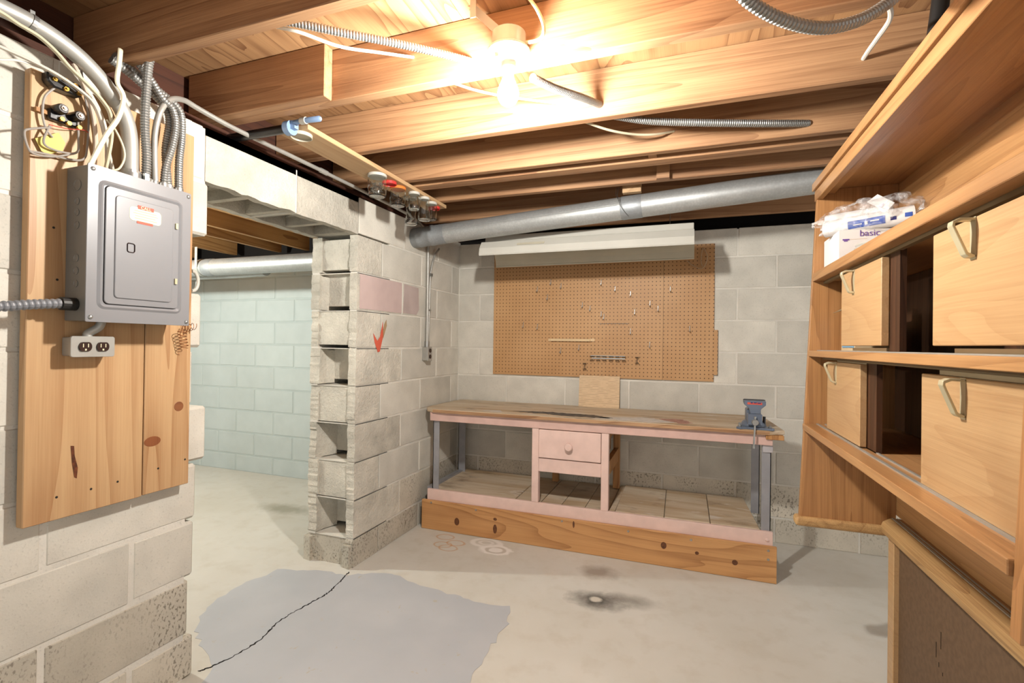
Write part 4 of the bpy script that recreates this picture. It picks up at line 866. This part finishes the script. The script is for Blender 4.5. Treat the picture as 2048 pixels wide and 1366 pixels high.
for z in (2.85, 2.92): obj('tube', MB().tube([(FX0+0.03, z, 1.800), (FX1-0.03, z, 1.795)], 0.017, 14), 'porcelain', fl, smooth=True)
ch = MB()
for x in (-1.08, -0.10): ch.tube([(x, 2.885, 1.872), (x, 2.90, 2.02)], 0.0018, 6)
obj('hanger_chain', ch, 'steel', fl)

# ---- tall shelf unit at the right (hutch) on a low cabinet
hu = thing('shelf_unit', (0.60, 1.50, 0.60), 'honey brown wooden shelf unit with sliding doors along the right side', 'shelf unit')
def xf(z): return 0.413+(z-0.554)*(0.463-0.413)/(1.771-0.554)
XB = 0.722
obj('side_panel', MB().prism([(xf(0.55), 0.55), (XB, 0.55), (XB, 1.8078), (xf(1.80), 1.8078)], 'Y', 2.15, 2.172), 'hutch', hu, bevel=0.001)
obj('side_panel', MB().prism([(xf(0.806), 0.806), (XB, 0.806), (XB, 1.8078), (xf(1.80), 1.8078)], 'Y', 0.848, 0.872), 'hutch', hu, bevel=0.001)
obj('foot_moulding', MB().box(0.397, 0.700, 2.132, 2.186, 0.520, 0.556), 'rail', hu, bevel=0.012, seg=3)
obj('back_panel', MB().box(XB, XB+0.006, 0.86, 2.16, 0.598, 1.82), 'hutchY', hu)
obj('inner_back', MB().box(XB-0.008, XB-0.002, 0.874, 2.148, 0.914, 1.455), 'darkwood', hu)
obj('top_board', MB().box(0.462, XB+0.008, 0.80, 2.182, 1.808, 1.830), 'hutchY', hu)
obj('fascia', MB().box(0.460, 0.482, 0.80, 2.180, 1.771, 1.8085), 'hutchY', hu, bevel=0.0015)
obj('fascia_cap', MB().box(0.452, 0.49, 0.80, 2.186, 1.8125, 1.842), 'hutchY', hu, bevel=0.0015)
obj('fascia_batten', MB().box(0.482, 0.520, 0.872, 2.149, 1.790, 1.808), 'hutchY', hu)
for z0, z1 in ((1.457, 1.488), (1.170, 1.192), (0.888, 0.912)):
    sh = obj('shelf', MB().box(xf(z0)-(0.006 if z0 < 1 else 0.0), XB, 0.872, 2.15, z0, z1), 'hutchY' if z0 > 1 else 'hutchY', hu, bevel=0.0015)
    if z0 < 1.4: obj('door_track', MB().box(0.466, 0.474, 0.875, 2.148, z1, z1+0.003).box(0.494, 0.500, 0.875, 2.148, z1, z1+0.003), 'conduit', sh)
    if z0 > 1.1: obj('door_track', MB().box(0.486, 0.500, 0.875, 2.148, z0-0.010, z0), 'trackdark', sh)
def sdoor(y0, y1, z0, z1, hy):
    d = obj('sliding_door', MB().box(0.474, 0.492, y0, y1, z0, z1), 'door', hu, bevel=0.0015)
    path = [(0.480, z1-0.002), (0.450, z1-0.001), (0.4405, z1-0.006), (0.4395, z1-0.014), (0.459, z1-0.066), (0.464, z1-0.071), (0.475, z1-0.072)]
    outr = path; inn = [(x+0.0035, z-0.0045) for x, z in path[1:3]]+[(0.4445, z1-0.015), (0.4630, z1-0.063), (0.475, z1-0.068)]
    obj('handle', MB().prism(outr+inn[::-1]+[(0.480, z1-0.006)], 'Y', hy-0.009, hy+0.009), 'brass', d, bevel=0.0008)
    obj('handle_plate', MB().box(0.4728, 0.4745, hy-0.009, hy+0.009, z1-0.075, z1), 'brass', d)
sdoor(1.520, 1.868, 1.210, 1.441, 1.745); sdoor(1.680, 2.032, 0.916, 1.156, 1.925)
sdoor(0.88, 1.236, 1.209, 1.436, 1.085); sdoor(0.895, 1.284, 0.914, 1.150, 1.115)
obj('stile', MB().box(0.494, 0.508, 1.460, 1.522, 1.193, 1.457), 'darkwood', hu); obj('stile', MB().box(0.494, 0.508, 1.612, 1.686, 0.912, 1.170), 'darkwood', hu)
for a_, b_, c_, d_ in ((1.55, 1.83, 1.193, 1.204), (0.90, 1.20, 1.193, 1.204), (1.70, 2.0, 1.154, 1.168), (0.90, 1.26, 1.150, 1.168)): obj('door_lip', MB().box(0.496, 0.503, a_, b_, c_, d_), 'kraft', hu)
# low cabinet turned with its hardboard back to the room
lc = thing('low_cabinet', (0.88, 1.35, 0.0), 'low cabinet with brown hardboard back under the shelf unit', 'cabinet')
obj('body', MB().box(0.712, 1.10, 0.60, 2.10, 0.02, 0.535), 'hutch', lc)
obj('back_sheet', MB().box(0.700, 0.706, 0.60, 2.085, 0.012, 0.535), 'hardboard', lc)
sc_ = MB()
for y_, z_, h_ in ((1.757, 0.36, 0.05), (1.785, 0.318, 0.045), (1.768, 0.284, 0.014), (1.745, 0.27, 0.010)): sc_.box(0.6994, 0.700, y_-0.0012, y_+0.0012, z_-h_/2, z_+h_/2)
obj('back_scratches', sc_, 'void', lc, kind='stuff')
obj('corner_post', MB().box(0.684, 0.712, 2.055, 2.105, 0.0, 0.535), 'door', lc, bevel=0.002)
obj('top_rail', MB().prism([(0.712, 0.598), (0.690, 0.598), (0.666, 0.583), (0.660, 0.565), (0.664, 0.545), (0.680, 0.533), (0.712, 0.533)], 'Y', 0.60, 2.105), 'rail', lc, bevel=0.002)
obj('top', MB().box(0.712, 1.12, 0.60, 2.105, 0.535, 0.5975), 'hutchY', lc)
obj('metal_strip', MB().box(0.692, 0.699, 0.60, 2.10, 0.598, 0.6005).box(0.706, 0.711, 0.60, 2.10, 0.598, 0.600), 'conduit', lc)
# things on the top shelf
ZS = 1.488
cb = thing('carton', (0.56, 2.04, ZS), 'white carton printed with a purple word on the top shelf', 'box')
obj('box', MB().box(0.485, 0.66, 1.95, 2.14, ZS, ZS+0.118), 'paper', cb, bevel=0.001)
text('carton_text', 'basic', 0.030, (0.574, 1.9488, ZS+0.104), ON_Y, 'purple', cb)
obj('carton_print', MB().box(0.496, 0.516, 1.9492, 1.950, ZS+0.083, ZS+0.088).box(0.500, 0.511, 1.9492, 1.950, ZS+0.079, ZS+0.083), 'purple', cb)
obj('carton_line', MB().box(0.516, 0.567, 1.9494, 1.950, ZS+0.0855, ZS+0.0864), 'kraft', cb)
obj('carton_flap', MB().add([(0.57, 1.949, ZS+0.108), (0.63, 1.949, ZS+0.108), (0.63, 1.944, ZS+0.05), (0.63, 1.946, ZS+0.112), (0.57, 1.951, ZS+0.112)], [(0, 1, 3, 4)]), 'paper', cb)
for k in range(4):
    lb = ['lowest white plate stacked on the top shelf', 'second lowest white plate stacked on the top shelf', 'second highest white plate stacked on the top shelf', 'topmost white plate of the stack on the top shelf'][k]
    z = ZS+0.001+0.011*k; c_ = (0.585+0.004*k, 1.835+0.004*k, 0)
    obj('plate', MB().lathe([(0, z), (0.055, z), (0.062, z+0.002), (0.088, z+0.012), (0.090, z+0.0145), (0.087, z+0.0145), (0.061, z+0.005), (0, z+0.004)], c_, 'Z', 36), 'porcelain', smooth=True, label=lb, cat='plate', group='white plates on the top shelf')
obj('folded_paper', MB().prism([(0.66, 1.80), (0.715, 1.78), (0.715, 1.93), (0.665, 1.945)], 'Z', ZS, ZS+0.085), 'paper', bevel=0.002, label='white folded packet behind the plates on the top shelf', cat='packet')
from mathutils import noise as MN
def lump(c, r, amp, sc_, seed, u=36, v=20, fn=None):
    vs_, fs = [], []
    for i in range(v+1):
        th = math.pi*i/v
        for j in range(u):
            ph = 2*math.pi*j/u; d = Vector((math.sin(th)*math.cos(ph), math.sin(th)*math.sin(ph), math.cos(th)))
            k = 1+amp*MN.noise(d*sc_+Vector((seed, seed*2, 0)))+amp*0.5*MN.noise(d*sc_*2.6+Vector((seed, 0, seed)))
            p = Vector((d.x*r[0]*k, d.y*r[1]*k, d.z*r[2]*k))
            if fn: p = fn(p)
            vs_.append(Vector(c)+p)
    for i in range(v):
        for j in range(u): fs.append((i*u+j, i*u+(j+1) % u, (i+1)*u+(j+1) % u, (i+1)*u+j))
    return MB().add(vs_, fs)
bg = thing('plastic_bag', (0.57, 2.0, 1.60), 'clear plastic bag of white rolls with blue print lying on the carton', 'bag')
rollp = [(0.462, 2.045, 1.632), (0.50, 2.02, 1.632), (0.58, 1.97, 1.634), (0.66, 1.93, 1.638), (0.69, 1.92, 1.640)]
obj('roll', MB().tube(cr(rollp, 5), [0.010]+[0.029]*19+[0.016], 24), 'paper', bg, smooth=True)
obj('roll', MB().tube(cr([(0.475, 2.09, 1.660), (0.52, 2.07, 1.662), (0.60, 2.03, 1.664), (0.66, 2.00, 1.664)], 6), [0.012]+[0.032]*17+[0.016], 24), 'paper', bg, smooth=True)
# printed bands wrapped on the front of the front roll
def band(y_lo, t0, t1, a0, a1, mat, nm, r=0.0296):
    P = cr(rollp, 5); n = 8; rows = []
    for i in range(n+1):
        t = (t0+(t1-t0)*i/n)*(len(P)-1); k = min(int(t), len(P)-2); c = P[k]+(P[k+1]-P[k])*(t-k); d = (P[k+1]-P[k]).normalized()
        s_ = Vector((d.y, -d.x, 0)).normalized()*1.0
        if s_.y > 0: s_ = -s_
        rows.append([c+s_*r*math.cos(math.radians(a))+Vector((0, 0, r*math.sin(math.radians(a)))) for a in (a0+(a1-a0)*j/5 for j in range(6))])
    vs_ = [p for R_ in rows for p in R_]; fs = [(i*6+j, i*6+j+1, (i+1)*6+j+1, (i+1)*6+j) for i in range(n) for j in range(5)]
    return obj(nm, MB().add(vs_, fs), mat, bg)
band(0, 0.36, 0.62, -38, 14, 'blueprint', 'blue_print')
band(0, 0.40, 0.46, -18, -12, 'paper', 'white_print', 0.0300); band(0, 0.48, 0.50, -24, -4, 'paper', 'white_print', 0.0300); band(0, 0.52, 0.58, -12, -4, 'paper', 'white_print', 0.0300)
band(0, 0.655, 0.70, -26, -4, 'navy', 'navy_print'); band(0, 0.78, 0.88, -20, 6, 'blueprint', 'blue_print')
tgm = MB().add([(0.575, 1.985, 1.706), (0.625, 1.965, 1.664), (0.645, 1.955, 1.690), (0.603, 1.975, 1.728)], [(0, 1, 2, 3)])
obj('bag_tag', tgm, 'paper', bg)
text('tag_text', '3', 0.020, (0.611, 1.966, 1.686), basis(Vector((0.05, -0.02, -0.042)).normalized(), Vector((0.53, -0.21, 0.66)).normalized()), 'purple', bg)
def bagfn(p):
    p = Vector(p); x = p.x
    p.z += 0.10*max(0, x)*1.1-0.03*max(0, -x-0.08)*4
    p.z = max(p.z, -0.052 if x > -0.09 else -0.085); return p
def bagrot(p):
    q = bagfn(p); a = math.radians(-24); return Vector((q.x*math.cos(a)-q.y*math.sin(a), q.x*math.sin(a)+q.y*math.cos(a), q.z))
obj('film', lump((0.582, 1.995, 1.655), (0.150, 0.078, 0.056), 0.30, 2.4, 4.2, 56, 30, bagrot), 'film', bg, smooth=True)
# carton and paper behind the far upper door
sb = thing('small_carton', (0.60, 2.03, 1.192), 'cream carton with a blue side standing behind the far sliding door', 'box')
obj('box', MB().box(0.530, 0.66, 1.93, 2.085, 1.192, 1.325), 'kraft', sb)
obj('blue_side', MB().box(0.528, 0.530, 1.94, 2.070, 1.205, 1.310), 'bluebox', sb)
obj('flap', MB().add([(0.525, 1.92, 1.345), (0.525, 2.09, 1.338), (0.50, 2.09, 1.330), (0.515, 1.93, 1.350), (0.60, 2.0, 1.352)], [(0, 1, 2, 3), (0, 4, 1)]), 'kraft', sb)
